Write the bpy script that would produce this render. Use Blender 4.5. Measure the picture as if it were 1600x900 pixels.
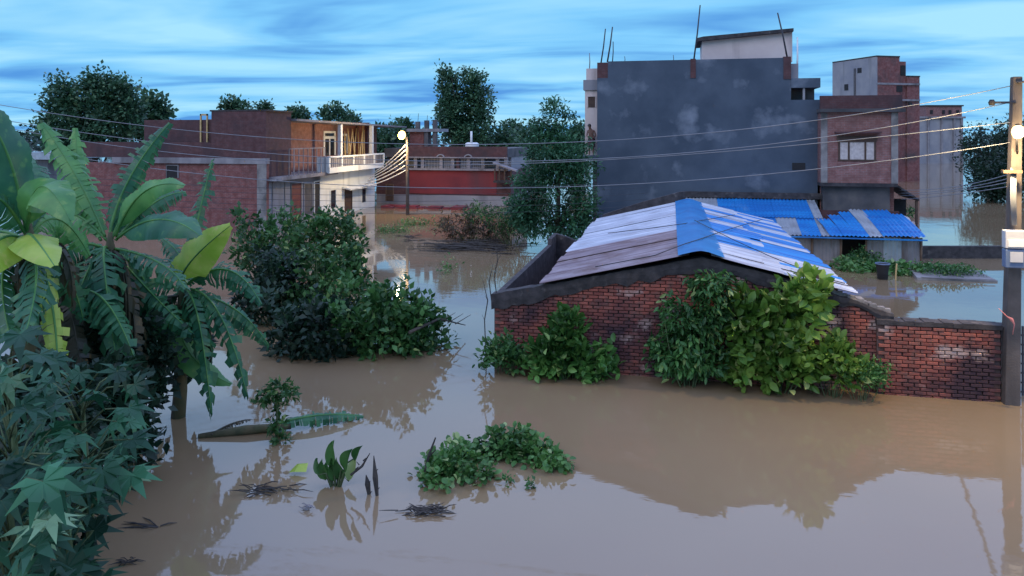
import bpy, math, random
import numpy as np
from mathutils import Vector, Matrix

# ------------------------------------------------------------------ camera, sky, sun, exposure
for o in list(bpy.data.objects): bpy.data.objects.remove(o)
SC = bpy.context.scene
COL = SC.collection
F, H, HY, TH = 1155.0, 5.5, 210.0, math.radians(12.2)     # focal length in photo pixels, eye height over the water, horizon row, yaw
C_, S_ = math.cos(TH), math.sin(TH)
cam = bpy.data.cameras.new('camera'); cam.sensor_width = 36; cam.lens = 36*F/1600; cam.shift_y = -(450-HY)/1600
cam.clip_end = 6000; cam.clip_start = .1
camo = bpy.data.objects.new('camera', cam); COL.objects.link(camo)
camo.location = (0, 0, H); camo.rotation_euler = (math.pi/2, 0, TH); SC.camera = camo

SUN_EL, SUN_AZ = 38, 205      # soft dusk sky light, mostly from behind the viewer
wd = bpy.data.worlds.new('World'); SC.world = wd; wd.use_nodes = True
nt = wd.node_tree; nt.nodes.clear()
def N(t, **k):
    n = nt.nodes.new(t)
    for a, b in k.items(): setattr(n, a, b)
    return n
def LK(a, b): nt.links.new(a, b)
out = N('ShaderNodeOutputWorld'); bg = N('ShaderNodeBackground'); LK(bg.outputs[0], out.inputs[0])
bg.inputs[1].default_value = .1
sky = N('ShaderNodeTexSky', sky_type='NISHITA', sun_disc=False)
sky.sun_elevation = math.radians(6); sky.sun_rotation = math.radians(SUN_AZ)
tc = N('ShaderNodeTexCoord'); sx = N('ShaderNodeSeparateXYZ'); LK(tc.outputs['Generated'], sx.inputs[0])
def MA(op, a, b=None, clamp=False):
    n = N('ShaderNodeMath', operation=op, use_clamp=clamp)
    for i, q in enumerate((a, b)):
        if q is None: continue
        if isinstance(q, (int, float)): n.inputs[i].default_value = q
        else: LK(q, n.inputs[i])
    return n.outputs[0]
az = MA('ABSOLUTE', sx.outputs[2]); den = MA('ADD', az, .07)
cx = N('ShaderNodeCombineXYZ'); LK(MA('DIVIDE', sx.outputs[0], den), cx.inputs[0]); LK(MA('DIVIDE', sx.outputs[1], den), cx.inputs[1])
mp = N('ShaderNodeMapping'); LK(cx.outputs[0], mp.inputs[0]); mp.inputs['Scale'].default_value = (.5, .9, 1); mp.inputs['Rotation'].default_value = (0, 0, math.radians(-9))
n1 = N('ShaderNodeTexNoise'); LK(mp.outputs[0], n1.inputs['Vector']); n1.inputs['Scale'].default_value = .8; n1.inputs['Detail'].default_value = 4; n1.inputs['Roughness'].default_value = .48; n1.inputs['Distortion'].default_value = .8
n2 = N('ShaderNodeTexNoise'); LK(mp.outputs[0], n2.inputs['Vector']); n2.inputs['Scale'].default_value = 1.9; n2.inputs['Detail'].default_value = 6; n2.inputs['Distortion'].default_value = .4
f1 = MA('ADD', MA('MULTIPLY', n1.outputs[0], .78), MA('MULTIPLY', n2.outputs[0], .22))
cr = N('ShaderNodeValToRGB'); LK(f1, cr.inputs[0])
el = cr.color_ramp.elements
el[0].position = .36; el[0].color = (.065, .25, .60, 1)
el[1].position = .62; el[1].color = (.30, .60, .78, 1)
e = el.new(.48); e.color = (.16, .46, .76, 1)
# cloud overhead, above the view, set brighter and bluer to cool the ambient light
hi = N('ShaderNodeMapRange'); LK(az, hi.inputs[0]); hi.inputs[1].default_value = .18; hi.inputs[2].default_value = .6
mxh = N('ShaderNodeMix', data_type='RGBA'); LK(hi.outputs[0], mxh.inputs[0]); LK(cr.outputs[0], mxh.inputs[6]); mxh.inputs[7].default_value = (.56, .72, 1.32, 1)
sc10 = N('ShaderNodeVectorMath', operation='SCALE'); LK(mxh.outputs[2], sc10.inputs[0]); sc10.inputs[3].default_value = 10
mxs = N('ShaderNodeMix', data_type='RGBA'); mxs.inputs[0].default_value = .96; LK(sky.outputs[0], mxs.inputs[6]); LK(sc10.outputs[0], mxs.inputs[7])
LK(mxs.outputs[2], bg.inputs[0])

sun = bpy.data.lights.new('sun', 'SUN'); sun.energy = .5; sun.angle = math.radians(35); sun.color = (1, .92, .84)
suno = bpy.data.objects.new('sun', sun); COL.objects.link(suno); suno.location = (0, 0, 60)
a_ = math.radians(SUN_AZ); e_ = math.radians(SUN_EL)
suno.rotation_euler = Vector((-math.sin(a_)*math.cos(e_), -math.cos(a_)*math.cos(e_), -math.sin(e_))).to_track_quat('-Z', 'Y').to_euler()
SC.render.engine = 'CYCLES'
SC.view_settings.view_transform = 'Standard'; SC.view_settings.look = 'None'; SC.view_settings.exposure = .42; SC.view_settings.gamma = 1
SC.render.resolution_x = 1024; SC.render.resolution_y = 576

# ------------------------------------------------------------------ photo pixel -> place
def P(px, py, d):
    X = (px-800)/F*d
    return Vector((X*C_-d*S_, X*S_+d*C_, H+(HY-py)/F*d))
def W(px, py, z=0.0): return P(px, py, (H-z)*F/(py-HY))
def onv(px, py, v):
    k = (px-800)/F; return P(px, py, v/(k*S_+C_))
def onu(px, py, u):
    k = (px-800)/F; return P(px, py, u/(k*C_-S_))
def proj(p):
    X = p[0]*C_+p[1]*S_; d = -p[0]*S_+p[1]*C_
    return 800+F*X/d, HY-(p[2]-H)/d*F

# ------------------------------------------------------------------ materials
MATS = {}
def newmat(name):
    m = bpy.data.materials.new(name); m.use_nodes = True; t = m.node_tree
    b = t.nodes['Principled BSDF']; MATS[name] = m
    return m, t, b
def nd(t, ty, **k):
    n = t.nodes.new(ty)
    for a, b in k.items(): setattr(n, a, b)
    return n
def mixc(t, fac, a, b):
    n = nd(t, 'ShaderNodeMix', data_type='RGBA')
    for i, q in ((0, fac), (6, a), (7, b)):
        if isinstance(q, (int, float)): n.inputs[i].default_value = q
        elif isinstance(q, tuple): n.inputs[i].default_value = (*q[:3], 1)
        else: t.links.new(q, n.inputs[i])
    return n.outputs[2]
def ramp(t, src, p0, p1):
    n = nd(t, 'ShaderNodeMapRange'); t.links.new(src, n.inputs[0]); n.inputs[1].default_value = p0; n.inputs[2].default_value = p1
    return n.outputs[0]
def noise(t, scale, detail=4, vec=None, rough=.55):
    n = nd(t, 'ShaderNodeTexNoise'); n.inputs['Scale'].default_value = scale; n.inputs['Detail'].default_value = detail; n.inputs['Roughness'].default_value = rough
    if vec is None: vec = nd(t, 'ShaderNodeNewGeometry').outputs['Position']
    t.links.new(vec, n.inputs['Vector'])
    return n.outputs[0]
def stretch(t, s):
    g = nd(t, 'ShaderNodeNewGeometry'); m = nd(t, 'ShaderNodeMapping'); m.inputs['Scale'].default_value = s
    t.links.new(g.outputs['Position'], m.inputs[0]); return m.outputs[0]
def bump(t, b, src, strength=.3, dist=.02):
    n = nd(t, 'ShaderNodeBump'); n.inputs['Strength'].default_value = strength; n.inputs['Distance'].default_value = dist
    t.links.new(src, n.inputs['Height']); t.links.new(n.outputs[0], b.inputs['Normal'])
def surf(name, c1, c2, scale=2.0, rough=.85, metal=0, bmp=.25, bscale=30, stain=None, sscale=.8, srange=(.52, .68), vertical=False, streak=None):
    m, t, b = newmat(name)
    c = mixc(t, ramp(t, noise(t, scale), .35, .65), c1, c2)
    if streak: c = mixc(t, ramp(t, noise(t, 1, 5, stretch(t, streak[1]), .7), .42, .68), c, streak[0])
    if stain:
        vec = stretch(t, (1, 1, .18)) if vertical else None
        c = mixc(t, ramp(t, noise(t, sscale, 6, vec), *srange), c, stain)
    t.links.new(c, b.inputs['Base Color']); b.inputs['Roughness'].default_value = rough; b.inputs['Metallic'].default_value = metal
    if bmp: bump(t, b, noise(t, bscale, 5), bmp)
    return m
def rnd_island(t):
    g = nd(t, 'ShaderNodeNewGeometry'); o = nd(t, 'ShaderNodeObjectInfo')
    a = nd(t, 'ShaderNodeMath', operation='ADD'); t.links.new(g.outputs['Random Per Island'], a.inputs[0]); t.links.new(o.outputs['Random'], a.inputs[1])
    f = nd(t, 'ShaderNodeMath', operation='FRACT'); t.links.new(a.outputs[0], f.inputs[0]); return f.outputs[0]
def leafmat(name, dark, light, accent=None, rough=.5, trans=.25):
    m, t, b = newmat(name)
    r = rnd_island(t)
    c = mixc(t, r, dark, light)
    c = mixc(t, ramp(t, noise(t, .9, 2), .35, .65), c, tuple(x*.6 for x in dark))
    if accent: c = mixc(t, ramp(t, r, .93, .96), c, accent)
    t.links.new(c, b.inputs['Base Color']); b.inputs['Roughness'].default_value = rough; b.inputs['Specular IOR Level'].default_value = .4
    tr = nd(t, 'ShaderNodeBsdfTranslucent'); t.links.new(c, tr.inputs[0])
    mx = nd(t, 'ShaderNodeMixShader'); mx.inputs[0].default_value = trans
    t.links.new(b.outputs[0], mx.inputs[1]); t.links.new(tr.outputs[0], mx.inputs[2]); t.links.new(mx.outputs[0], t.nodes['Material Output'].inputs[0])
    return m
def brickmat(name, c1, c2, mortar, stain=(.06, .05, .05), sr=(.5, .7), bw=.24, bh=.082):
    m, t, b = newmat(name)
    g = nd(t, 'ShaderNodeNewGeometry'); s = nd(t, 'ShaderNodeSeparateXYZ'); t.links.new(g.outputs['Position'], s.inputs[0])
    a = nd(t, 'ShaderNodeMath', operation='ADD'); t.links.new(s.outputs[0], a.inputs[0]); t.links.new(s.outputs[1], a.inputs[1])
    v = nd(t, 'ShaderNodeCombineXYZ'); t.links.new(a.outputs[0], v.inputs[0]); t.links.new(s.outputs[2], v.inputs[1])
    k = nd(t, 'ShaderNodeTexBrick'); t.links.new(v.outputs[0], k.inputs['Vector'])
    k.inputs['Color1'].default_value = (*c1, 1); k.inputs['Color2'].default_value = (*c2, 1); k.inputs['Mortar'].default_value = (*mortar, 1)
    k.inputs['Scale'].default_value = 1; k.inputs['Brick Width'].default_value = bw; k.inputs['Row Height'].default_value = bh; k.inputs['Mortar Size'].default_value = .009; k.inputs['Bias'].default_value = -.1
    c = mixc(t, ramp(t, noise(t, 3.5), .3, .7), k.outputs['Color'], tuple(x*.55 for x in c1))
    c = mixc(t, ramp(t, noise(t, .55, 6), *sr), c, stain)
    t.links.new(c, b.inputs['Base Color']); b.inputs['Roughness'].default_value = .9
    bump(t, b, k.outputs['Fac'], -.5, .01)
    return m

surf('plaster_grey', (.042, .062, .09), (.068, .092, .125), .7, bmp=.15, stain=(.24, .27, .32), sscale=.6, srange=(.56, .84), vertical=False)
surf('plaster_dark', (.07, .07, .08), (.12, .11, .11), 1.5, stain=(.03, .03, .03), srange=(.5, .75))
surf('plaster_far', (.22, .22, .25), (.30, .29, .30), .5, bmp=0, stain=(.12, .12, .13), sscale=.4, vertical=True)
surf('plaster_beige', (.55, .45, .42), (.62, .52, .48), 1, bmp=.1, stain=(.35, .28, .26), sscale=.8, vertical=True)
surf('whitewash', (.66, .68, .66), (.76, .77, .74), .8, bmp=.1, stain=(.34, .36, .34), sscale=.9, srange=(.55, .8), vertical=True)
surf('cement', (.19, .175, .17), (.27, .25, .24), 3, stain=(.05, .05, .05), srange=(.5, .72))
surf('coping', (.022, .02, .022), (.055, .048, .05), 4, bmp=.6, bscale=14, stain=(.16, .14, .13), sscale=3, srange=(.6, .8))
surf('concrete_pole', (.075, .062, .055), (.12, .10, .09), 2.5, bmp=.3, stain=(.06, .05, .045), sscale=2, vertical=True)
surf('slab', (.19, .175, .19), (.27, .25, .26), 1.5, stain=(.10, .09, .09), vertical=True)
surf('redpaint', (.22, .03, .035), (.15, .024, .03), .6, bmp=.1, stain=(.12, .035, .04), sscale=.5, vertical=True)
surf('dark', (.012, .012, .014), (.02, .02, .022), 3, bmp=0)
surf('wood', (.10, .06, .04), (.16, .10, .06), 6, rough=.7)
surf('darkwood', (.05, .028, .02), (.08, .045, .03), 6, rough=.7)
surf('reddoor', (.13, .03, .03), (.17, .045, .04), 3, rough=.6)
surf('bamboo', (.45, .30, .12), (.58, .42, .20), 5, rough=.6, bmp=.1)
surf('rod', (.03, .03, .04), (.05, .05, .06), 3, rough=.6, bmp=0)
surf('blue_sheet', (.012, .19, .52), (.02, .26, .62), .9, rough=.42, bmp=.1, stain=(.10, .26, .48), sscale=1.1, srange=(.60, .82), streak=((.012, .09, .36), (.25, 7, .25)))
surf('ridge_blue', (.008, .15, .38), (.014, .20, .46), .9, rough=.4, bmp=.1, stain=(.02, .07, .22), sscale=1.4, srange=(.55, .8))
surf('white_sheet', (.46, .50, .56), (.62, .66, .71), 1.1, rough=.4, metal=.15, bmp=.1, stain=(.30, .29, .31), sscale=1.3, srange=(.55, .8), streak=((.28, .28, .33), (.25, 7, .25)))
surf('zinc_sheet', (.30, .34, .38), (.42, .46, .50), 1.2, rough=.4, metal=.25, bmp=.1, stain=(.18, .18, .19), sscale=1.5, srange=(.52, .78))
surf('rust_sheet', (.24, .19, .205), (.33, .27, .285), 1.5, rough=.55, metal=.1, bmp=.15, stain=(.14, .085, .075), sscale=1.4, srange=(.48, .7), streak=((.13, .085, .095), (.25, 7, .25)))
surf('shed_tin', (.17, .165, .18), (.25, .24, .25), 1.5, rough=.6, bmp=.1, stain=(.09, .065, .055), sscale=1.6, srange=(.5, .72), vertical=True)
surf('mortar', (.11, .06, .05), (.15, .09, .075), 5, bmp=.5, stain=(.05, .04, .045), sscale=.9, srange=(.48, .66))
surf('frame_white', (.7, .68, .64), (.76, .74, .70), 3, rough=.5, bmp=0)
surf('curtain', (.42, .37, .36), (.56, .50, .48), 8, rough=.95, bmp=.1)
surf('cable', (.16, .17, .19), (.22, .23, .25), 2, rough=.5, bmp=0)
surf('cable_dark', (.02, .02, .025), (.03, .03, .035), 2, rough=.5, bmp=0)
surf('bark', (.055, .045, .035), (.10, .08, .06), 5, bmp=.5)
surf('stem_green', (.05, .085, .03), (.09, .12, .05), 4, bmp=.1)
surf('banana_trunk', (.06, .07, .03), (.11, .09, .045), 4, stain=(.03, .022, .015), sscale=2.5, vertical=True)
surf('debris', (.028, .025, .025), (.07, .06, .05), 12, bmp=.5)
surf('tank_white', (.6, .62, .64), (.7, .71, .72), 2, rough=.4, bmp=0)
surf('meter_grey', (.42, .42, .44), (.5, .5, .51), 3, rough=.5, bmp=.05)
surf('meter_blue', (.09, .13, .22), (.13, .18, .28), 3, rough=.4, bmp=.05)
surf('cloth_white', (.62, .6, .62), (.72, .7, .72), 3, bmp=.2)
surf('cloth_pink', (.5, .16, .15), (.6, .22, .2), 8, bmp=.2)
surf('skin', (.12, .06, .045), (.15, .08, .055), 8, rough=.6, bmp=0)
surf('hair', (.01, .008, .008), (.015, .012, .012), 8, rough=.6, bmp=0)
surf('cloth_dark', (.055, .02, .03), (.075, .03, .04), 8, bmp=.1)
surf('ochre', (.26, .17, .09), (.34, .23, .13), 1, bmp=.1)
brickmat('brick_far', (.27, .085, .075), (.17, .06, .06), (.24, .19, .18), sr=(.52, .75))
brickmat('brick_dark', (.13, .05, .05), (.085, .038, .042), (.10, .08, .08), sr=(.46, .7), stain=(.045, .03, .035))
brickmat('brick_house', (.30, .13, .115), (.21, .10, .095), (.27, .22, .21), sr=(.55, .8), stain=(.10, .07, .07))
def m_brick():
    m, t, b = newmat('brick_piece')
    r = rnd_island(t)
    c = mixc(t, r, (.17, .047, .036), (.34, .10, .07))
    c = mixc(t, ramp(t, noise(t, 7, 3), .45, .7), c, (.16, .075, .06))
    c = mixc(t, ramp(t, noise(t, .62, 5), .45, .58), c, (.045, .022, .028))
    c = mixc(t, ramp(t, noise(t, 1.3, 5, stretch(t, (1.0, 1, 1.3))), .57, .68), c, (.36, .26, .23))
    t.links.new(c, b.inputs['Base Color']); b.inputs['Roughness'].default_value = .92
    bump(t, b, noise(t, 45, 4), .5, .012)
m_brick()
leafmat('leaf_bush', (.03, .11, .028), (.10, .25, .06), (.26, .34, .11))
leafmat('leaf_shrub', (.05, .16, .03), (.15, .33, .07), (.26, .40, .12))
leafmat('leaf_lime', (.08, .20, .025), (.26, .40, .07), (.42, .48, .16))
leafmat('leaf_dark', (.008, .032, .016), (.026, .07, .034))
leafmat('leaf_tree', (.04, .115, .06), (.10, .22, .10), (.17, .25, .12))
leafmat('leaf_far', (.02, .05, .035), (.035, .075, .045), trans=.1)
leafmat('leaf_neem', (.03, .12, .06), (.085, .23, .10))
leafmat('leaf_castor', (.010, .07, .034), (.06, .23, .10), (.22, .38, .20))
leafmat('leaf_dry', (.07, .05, .03), (.13, .10, .05), (.10, .16, .05))
leafmat('weed', (.05, .16, .035), (.16, .34, .09), (.30, .40, .16))
def m_banana(name, c1, c2, edge):
    m, t, b = newmat(name)
    c = mixc(t, ramp(t, noise(t, 2.2, 3), .35, .65), c1, c2)
    o = nd(t, 'ShaderNodeObjectInfo'); c = mixc(t, ramp(t, noise(t, 6, 4), .58, .72), c, edge)
    t.links.new(c, b.inputs['Base Color']); b.inputs['Roughness'].default_value = .42
    tr = nd(t, 'ShaderNodeBsdfTranslucent'); t.links.new(c, tr.inputs[0]); mx = nd(t, 'ShaderNodeMixShader'); mx.inputs[0].default_value = .3
    t.links.new(b.outputs[0], mx.inputs[1]); t.links.new(tr.outputs[0], mx.inputs[2]); t.links.new(mx.outputs[0], t.nodes['Material Output'].inputs[0])
m_banana('banana_green', (.022, .115, .06), (.05, .19, .075), (.10, .25, .08))
m_banana('banana_mid', (.06, .22, .06), (.13, .33, .08), (.2, .36, .09))
m_banana('banana_yellow', (.28, .45, .04), (.46, .58, .10), (.52, .52, .14))
m_banana('banana_dead', (.03, .035, .018), (.06, .05, .025), (.09, .07, .03))
def emat(name, col, s):
    m, t, b = newmat(name); b.inputs['Base Color'].default_value = (*col, 1); b.inputs['Emission Color'].default_value = (*col, 1); b.inputs['Emission Strength'].default_value = s
emat('bulb', (1, .60, .18), 4.5); emat('bulb_white', (.9, .95, 1), 12)
def m_water():
    m, t, b = newmat('flood_water')
    c = mixc(t, ramp(t, noise(t, .12, 3), .35, .65), (.225, .160, .090), (.26, .190, .112))
    t.links.new(c, b.inputs['Base Color']); b.inputs['Roughness'].default_value = .035; b.inputs['IOR'].default_value = 1.75
    a = noise(t, 1.7, 3, stretch(t, (.7, 1.3, 1)))
    w = noise(t, .35, 2)
    q = nd(t, 'ShaderNodeMath', operation='MULTIPLY'); t.links.new(a, q.inputs[0]); t.links.new(ramp(t, w, .3, .75), q.inputs[1])
    bump(t, b, q.outputs[0], .10, .06)
m_water()
def m_glass():
    m, t, b = newmat('glass'); b.inputs['Base Color'].default_value = (.015, .018, .025, 1); b.inputs['Roughness'].default_value = .08
m_glass()

# ------------------------------------------------------------------ building helpers
ORG = {}
def thing(name, label, cat, loc=(0, 0, 0), group=None, rz=0):
    o = bpy.data.objects.new(name, None); COL.objects.link(o); o.location = loc; o.rotation_euler[2] = rz
    o.empty_display_size = .2
    o['label'] = label; o['category'] = cat
    if group: o['group'] = group
    ORG[o.name] = Vector(loc); return o
def tag(o, label, cat, group=None):
    o['label'] = label; o['category'] = cat
    if group: o['group'] = group
    return o
def link(name, me, mat, parent=None, kind=None, org=None):
    o = bpy.data.objects.new(name, me); COL.objects.link(o)
    if mat and not me.materials: me.materials.append(MATS[mat])
    if parent: o.parent = parent
    if kind: o['kind'] = kind
    if parent: ORG[o.name] = ORG[parent.name]
    return o
class MB:
    def __init__(s): s.v = []; s.f = []
    def add(s, vs, fs):
        k = len(s.v); s.v += [tuple(q) for q in vs]; s.f += [tuple(i+k for i in g) for g in fs]; return s
    def box(s, a, b):
        x0, x1 = sorted((a[0], b[0])); y0, y1 = sorted((a[1], b[1])); z0, z1 = sorted((a[2], b[2]))
        return s.add([(x0,y0,z0),(x1,y0,z0),(x1,y1,z0),(x0,y1,z0),(x0,y0,z1),(x1,y0,z1),(x1,y1,z1),(x0,y1,z1)],
                     [(0,3,2,1),(4,5,6,7),(0,1,5,4),(1,2,6,5),(2,3,7,6),(3,0,4,7)])
    def prism_v(s, poly, v0, v1):          # polygon in (u,z), extruded along v
        n = len(poly); vs = [(p[0], v0, p[1]) for p in poly]+[(p[0], v1, p[1]) for p in poly]
        return s.add(vs, [tuple(range(n)), tuple(range(2*n-1, n-1, -1))]+[(i, i+n, (i+1) % n+n, (i+1) % n) for i in range(n)])
    def prism_u(s, poly, u0, u1):
        n = len(poly); vs = [(u0, p[0], p[1]) for p in poly]+[(u1, p[0], p[1]) for p in poly]
        return s.add(vs, [tuple(range(n)), tuple(range(2*n-1, n-1, -1))]+[(i, i+n, (i+1) % n+n, (i+1) % n) for i in range(n)])
    def tube(s, pts, r, n=6):
        pts = [Vector(p) for p in pts]; m = len(pts)
        rs = r if isinstance(r, (list, tuple)) else [r]*m
        k = len(s.v); up = None
        for i, p in enumerate(pts):
            t = (pts[min(i+1, m-1)]-pts[max(i-1, 0)]).normalized()
            if up is None: up = Vector((0, 0, 1)) if abs(t.z) < .9 else Vector((1, 0, 0))
            a = t.cross(up).normalized(); b2 = a.cross(t).normalized(); up = b2
            for j in range(n):
                q = 2*math.pi*j/n; s.v.append(tuple(p+a*(math.cos(q)*rs[i])+b2*(math.sin(q)*rs[i])))
        for i in range(m-1):
            for j in range(n): s.f.append((k+i*n+j, k+i*n+(j+1) % n, k+(i+1)*n+(j+1) % n, k+(i+1)*n+j))
        s.f.append(tuple(k+j for j in range(n-1, -1, -1))); s.f.append(tuple(k+(m-1)*n+j for j in range(n)))
        return s
    def mesh(s, name, org=(0, 0, 0), smooth=False):
        me = bpy.data.meshes.new(name)
        me.from_pydata([(p[0]-org[0], p[1]-org[1], p[2]-org[2]) for p in s.v], [], s.f); me.update()
        if smooth: me.polygons.foreach_set('use_smooth', [True]*len(me.polygons))
        return me
    def make(s, name, mat, parent=None, smooth=False, kind=None, local=False, bevel=0):
        org = (0, 0, 0) if (local or parent is None) else ORG[parent.name]
        o = link(name, s.mesh(name, org, smooth), mat, parent, kind)
        if bevel:
            md = o.modifiers.new('bevel', 'BEVEL'); md.width = bevel; md.segments = 2; md.limit_method = 'ANGLE'
        return o
def box(name, a, b, mat, parent=None, kind=None, bevel=0): return MB().box(a, b).make(name, mat, parent, kind=kind, bevel=bevel)
def struct(o): o['kind'] = 'structure'; return o
def solo(mb, name, mat, label, cat, loc, group=None, smooth=False):     # a thing that is one mesh
    o = link(name, mb.mesh(name, loc, smooth), mat); o.location = loc
    return tag(o, label, cat, group)

# ------------------------------------------------------------------ foliage helpers
LEAF = (np.array([(0,0,0),(-.5,.42,.10),(0,.48,0),(.5,.42,.10),(0,1,-.12)]), [(0,2,1),(0,3,2),(1,2,4),(2,3,4)])
def leaf_shape():
    vs = []; fs = []
    for t, w in ((0, 0), (.22, .34), (.5, .5), (.78, .36), (1, 0)):
        z = -.16*t*t
        if w: vs += [(-w, t, z+.11*w*2), (0, t, z), (w, t, z+.11*w*2)]
        else: vs.append((0, t, z))
    fs = [(0, 2, 1), (0, 3, 2)]
    for b in (1, 4): fs += [(b, b+1, b+4), (b, b+4, b+3), (b+1, b+2, b+5), (b+1, b+5, b+4)]
    return np.array(vs), fs+[(7, 8, 10), (8, 9, 10)]
FINE = leaf_shape()
CARD = (np.array([(0,0,0),(-.5,.5,.08),(.5,.5,-.05),(0,1,-.1)]), [(0,2,1),(1,2,3)])
def palm_leaf(lobes=7):
    vs = [(0, 0, 0)]; fs = []
    angs = np.linspace(-2.15, 2.15, lobes)
    for i, a in enumerate(angs):
        L = 1-.16*abs(a)
        w = .235
        for q, r, z in ((a-w*1.1, .52*L, .02), (a, L, -.20), (a+w*1.1, .52*L, .02)):
            vs.append((math.sin(q)*r, math.cos(q)*r, z))
        if i < lobes-1: q = a+(angs[1]-angs[0])/2; vs.append((math.sin(q)*.40, math.cos(q)*.40, .05))
    n = len(vs)
    for i in range(lobes):
        b = 1+i*4; fs.append((b, b+1, b+2)); fs.append((0, b, b+2))
        if i < lobes-1: fs.append((0, b+2, b+3)); fs.append((0, b+3, b+4))
    return np.array(vs), fs
PALM = palm_leaf()
def unit(a): return a/np.maximum(np.linalg.norm(a, axis=1, keepdims=True), 1e-6)
def leaf_arrays(rng, c, g, L, wr, tpl, upbias=.8):
    n = len(c); V, Fc = tpl; g = unit(g)
    nn = rng.normal(size=(n, 3)); nn[:, 2] += upbias*2
    nn -= (nn*g).sum(1, keepdims=True)*g; nn = unit(nn); side = np.cross(g, nn)
    L = L[:, None, None]
    vs = c[:, None, :]+L*(V[None, :, 0:1]*wr*side[:, None, :]+V[None, :, 1:2]*g[:, None, :]+V[None, :, 2:3]*nn[:, None, :])
    k = len(V); fa = np.array(Fc)
    fs = (fa[None]+(np.arange(n)*k)[:, None, None]).reshape(-1, 3)
    return vs.reshape(-1, 3), fs
def np_mesh(name, vs, fs):
    me = bpy.data.meshes.new(name); me.vertices.add(len(vs)); me.vertices.foreach_set('co', np.asarray(vs, dtype=np.float32).ravel())
    m = len(fs); me.loops.add(m*3); me.loops.foreach_set('vertex_index', np.asarray(fs, dtype=np.int32).ravel())
    me.polygons.add(m); me.polygons.foreach_set('loop_start', np.arange(0, m*3, 3, dtype=np.int32)); me.polygons.foreach_set('loop_total', np.full(m, 3, dtype=np.int32))
    me.update(); me.validate(); return me
def sample(rng, blobs, nclump, per, spread, shell=.45):
    bl = np.array(blobs, dtype=float); w = bl[:, 3]*bl[:, 4]*bl[:, 5]; w = w**.75; w /= w.sum()
    idx = rng.choice(len(bl), nclump, p=w); d = unit(rng.normal(size=(nclump, 3)))
    r = rng.random(nclump)**shell
    cc = bl[idx, :3]+d*r[:, None]*bl[idx, 3:6]
    k = np.repeat(np.arange(nclump), per)
    pos = cc[k]+rng.normal(size=(len(k), 3))*spread
    outd = unit((cc-bl[idx, :3])/bl[idx, 3:6])[k]
    return cc, pos, outd
def foliage(parent, blobs, nclump, per, spread, L, wr, mat, seed, tpl=LEAF, droop=.2, name='foliage', zmin=.02, shell=.45, jit=.9, parts=0, partmesh=None, upbias=.8):
    rng = np.random.default_rng(seed)
    cc, pos, outd = sample(rng, blobs, nclump, per, spread, shell)
    g = outd*.7+rng.normal(size=pos.shape)*jit*.6; g[:, 2] += .25-droop
    ok = pos[:, 2] > zmin; pos = pos[ok]; g = g[ok]
    Ls = L*rng.uniform(.6, 1.25, len(pos)); org = np.array(ORG[parent.name])
    if parts:                     # the leaves one can pick apart: objects of their own, sharing one mesh
        fwd = np.array([-S_, C_, 0]); depth = pos@fwd; order = np.argsort(depth); sel = order[:parts]; rest = order[parts:]
        V, Fc = tpl; me = bpy.data.meshes.new('leaf'); me.from_pydata([(x*wr, y, z) for x, y, z in V], [], Fc); me.materials.append(MATS[mat])
        gg = unit(g)
        for i in sel:
            o = bpy.data.objects.new('leaf', me); COL.objects.link(o); o.parent = parent
            y = Vector(gg[i]); n0 = Vector(rng.normal(size=3)); n0.z += upbias*2; n0 = (n0-y*n0.dot(y)).normalized(); x = y.cross(n0)
            mt = Matrix((x, y, n0)).transposed().to_4x4(); mt = Matrix.Translation(Vector(pos[i])-ORG[parent.name])@mt@Matrix.Scale(float(Ls[i]), 4)
            o.matrix_local = mt
        pos = pos[rest]; g = g[rest]; Ls = Ls[rest]
    vs, fs = leaf_arrays(rng, pos, g, Ls, wr, tpl, upbias)
    vs[:, 2] = np.maximum(vs[:, 2], zmin*.5) if zmin > 0 else vs[:, 2]
    o = link(name, np_mesh(name, vs-org, fs), mat, parent, 'stuff')
    return cc, o
def stems(parent, base, targets, r0, r1, mat='bark', name='stem', seed=0, n=5, bend=.15, each=False):
    rr = random.Random(seed); mb = MB(); base = Vector(base)
    for t in targets:
        t = Vector(t); m = base.lerp(t, .5)+Vector((rr.uniform(-1, 1), rr.uniform(-1, 1), rr.uniform(0, .6)))*bend*(t-base).length
        b2 = base+Vector((rr.uniform(-1, 1), rr.uniform(-1, 1), 0))*r0*2
        pts = [b2.lerp(m, q*2).lerp(m.lerp(t, q*2), .0) if q < .5 else m.lerp(t, q*2-1) for q in (0, .25, .5, .75, 1)]
        pts = [(1-q)**2*b2+2*q*(1-q)*m+q*q*t for q in (0, .25, .5, .75, 1)]
        mb.tube(pts, [r0+(r1-r0)*q for q in (0, .25, .5, .75, 1)], n)
    return mb.make(name, mat, parent, True)
def shoots(blobs, seed, n=7):
    rr = random.Random(seed); out = list(blobs)
    for _ in range(n):
        b = rr.choice(blobs); a = rr.uniform(-.3, 3.4); out.append((b[0]+b[3]*1.08*math.cos(a), b[1]-.05, b[2]+b[5]*1.05*math.sin(a), .09, .09, .11))
    return out
def shrub(name, label, cat, base, blobs, nclump, per, spread, L, wr, mat, seed, group=None, nst=12, r0=.02, **k):
    if name == 'wall_shrub': blobs = shoots(blobs, seed, 10)
    t = thing(name, label, cat, base, group)
    cc, o = foliage(t, blobs, nclump, per, spread, L, wr, mat, seed, **k)
    rr = random.Random(seed); tg = rr.sample(list(map(tuple, cc)), min(nst, len(cc)))
    tg = [q for q in tg if q[2] > .1] or [tuple(cc[0])]
    b = Vector(base); b.z = -.4
    stems(t, b, tg, r0, r0*.35, 'stem_green' if r0 < .03 else 'bark', 'stem', seed)
    return t
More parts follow.
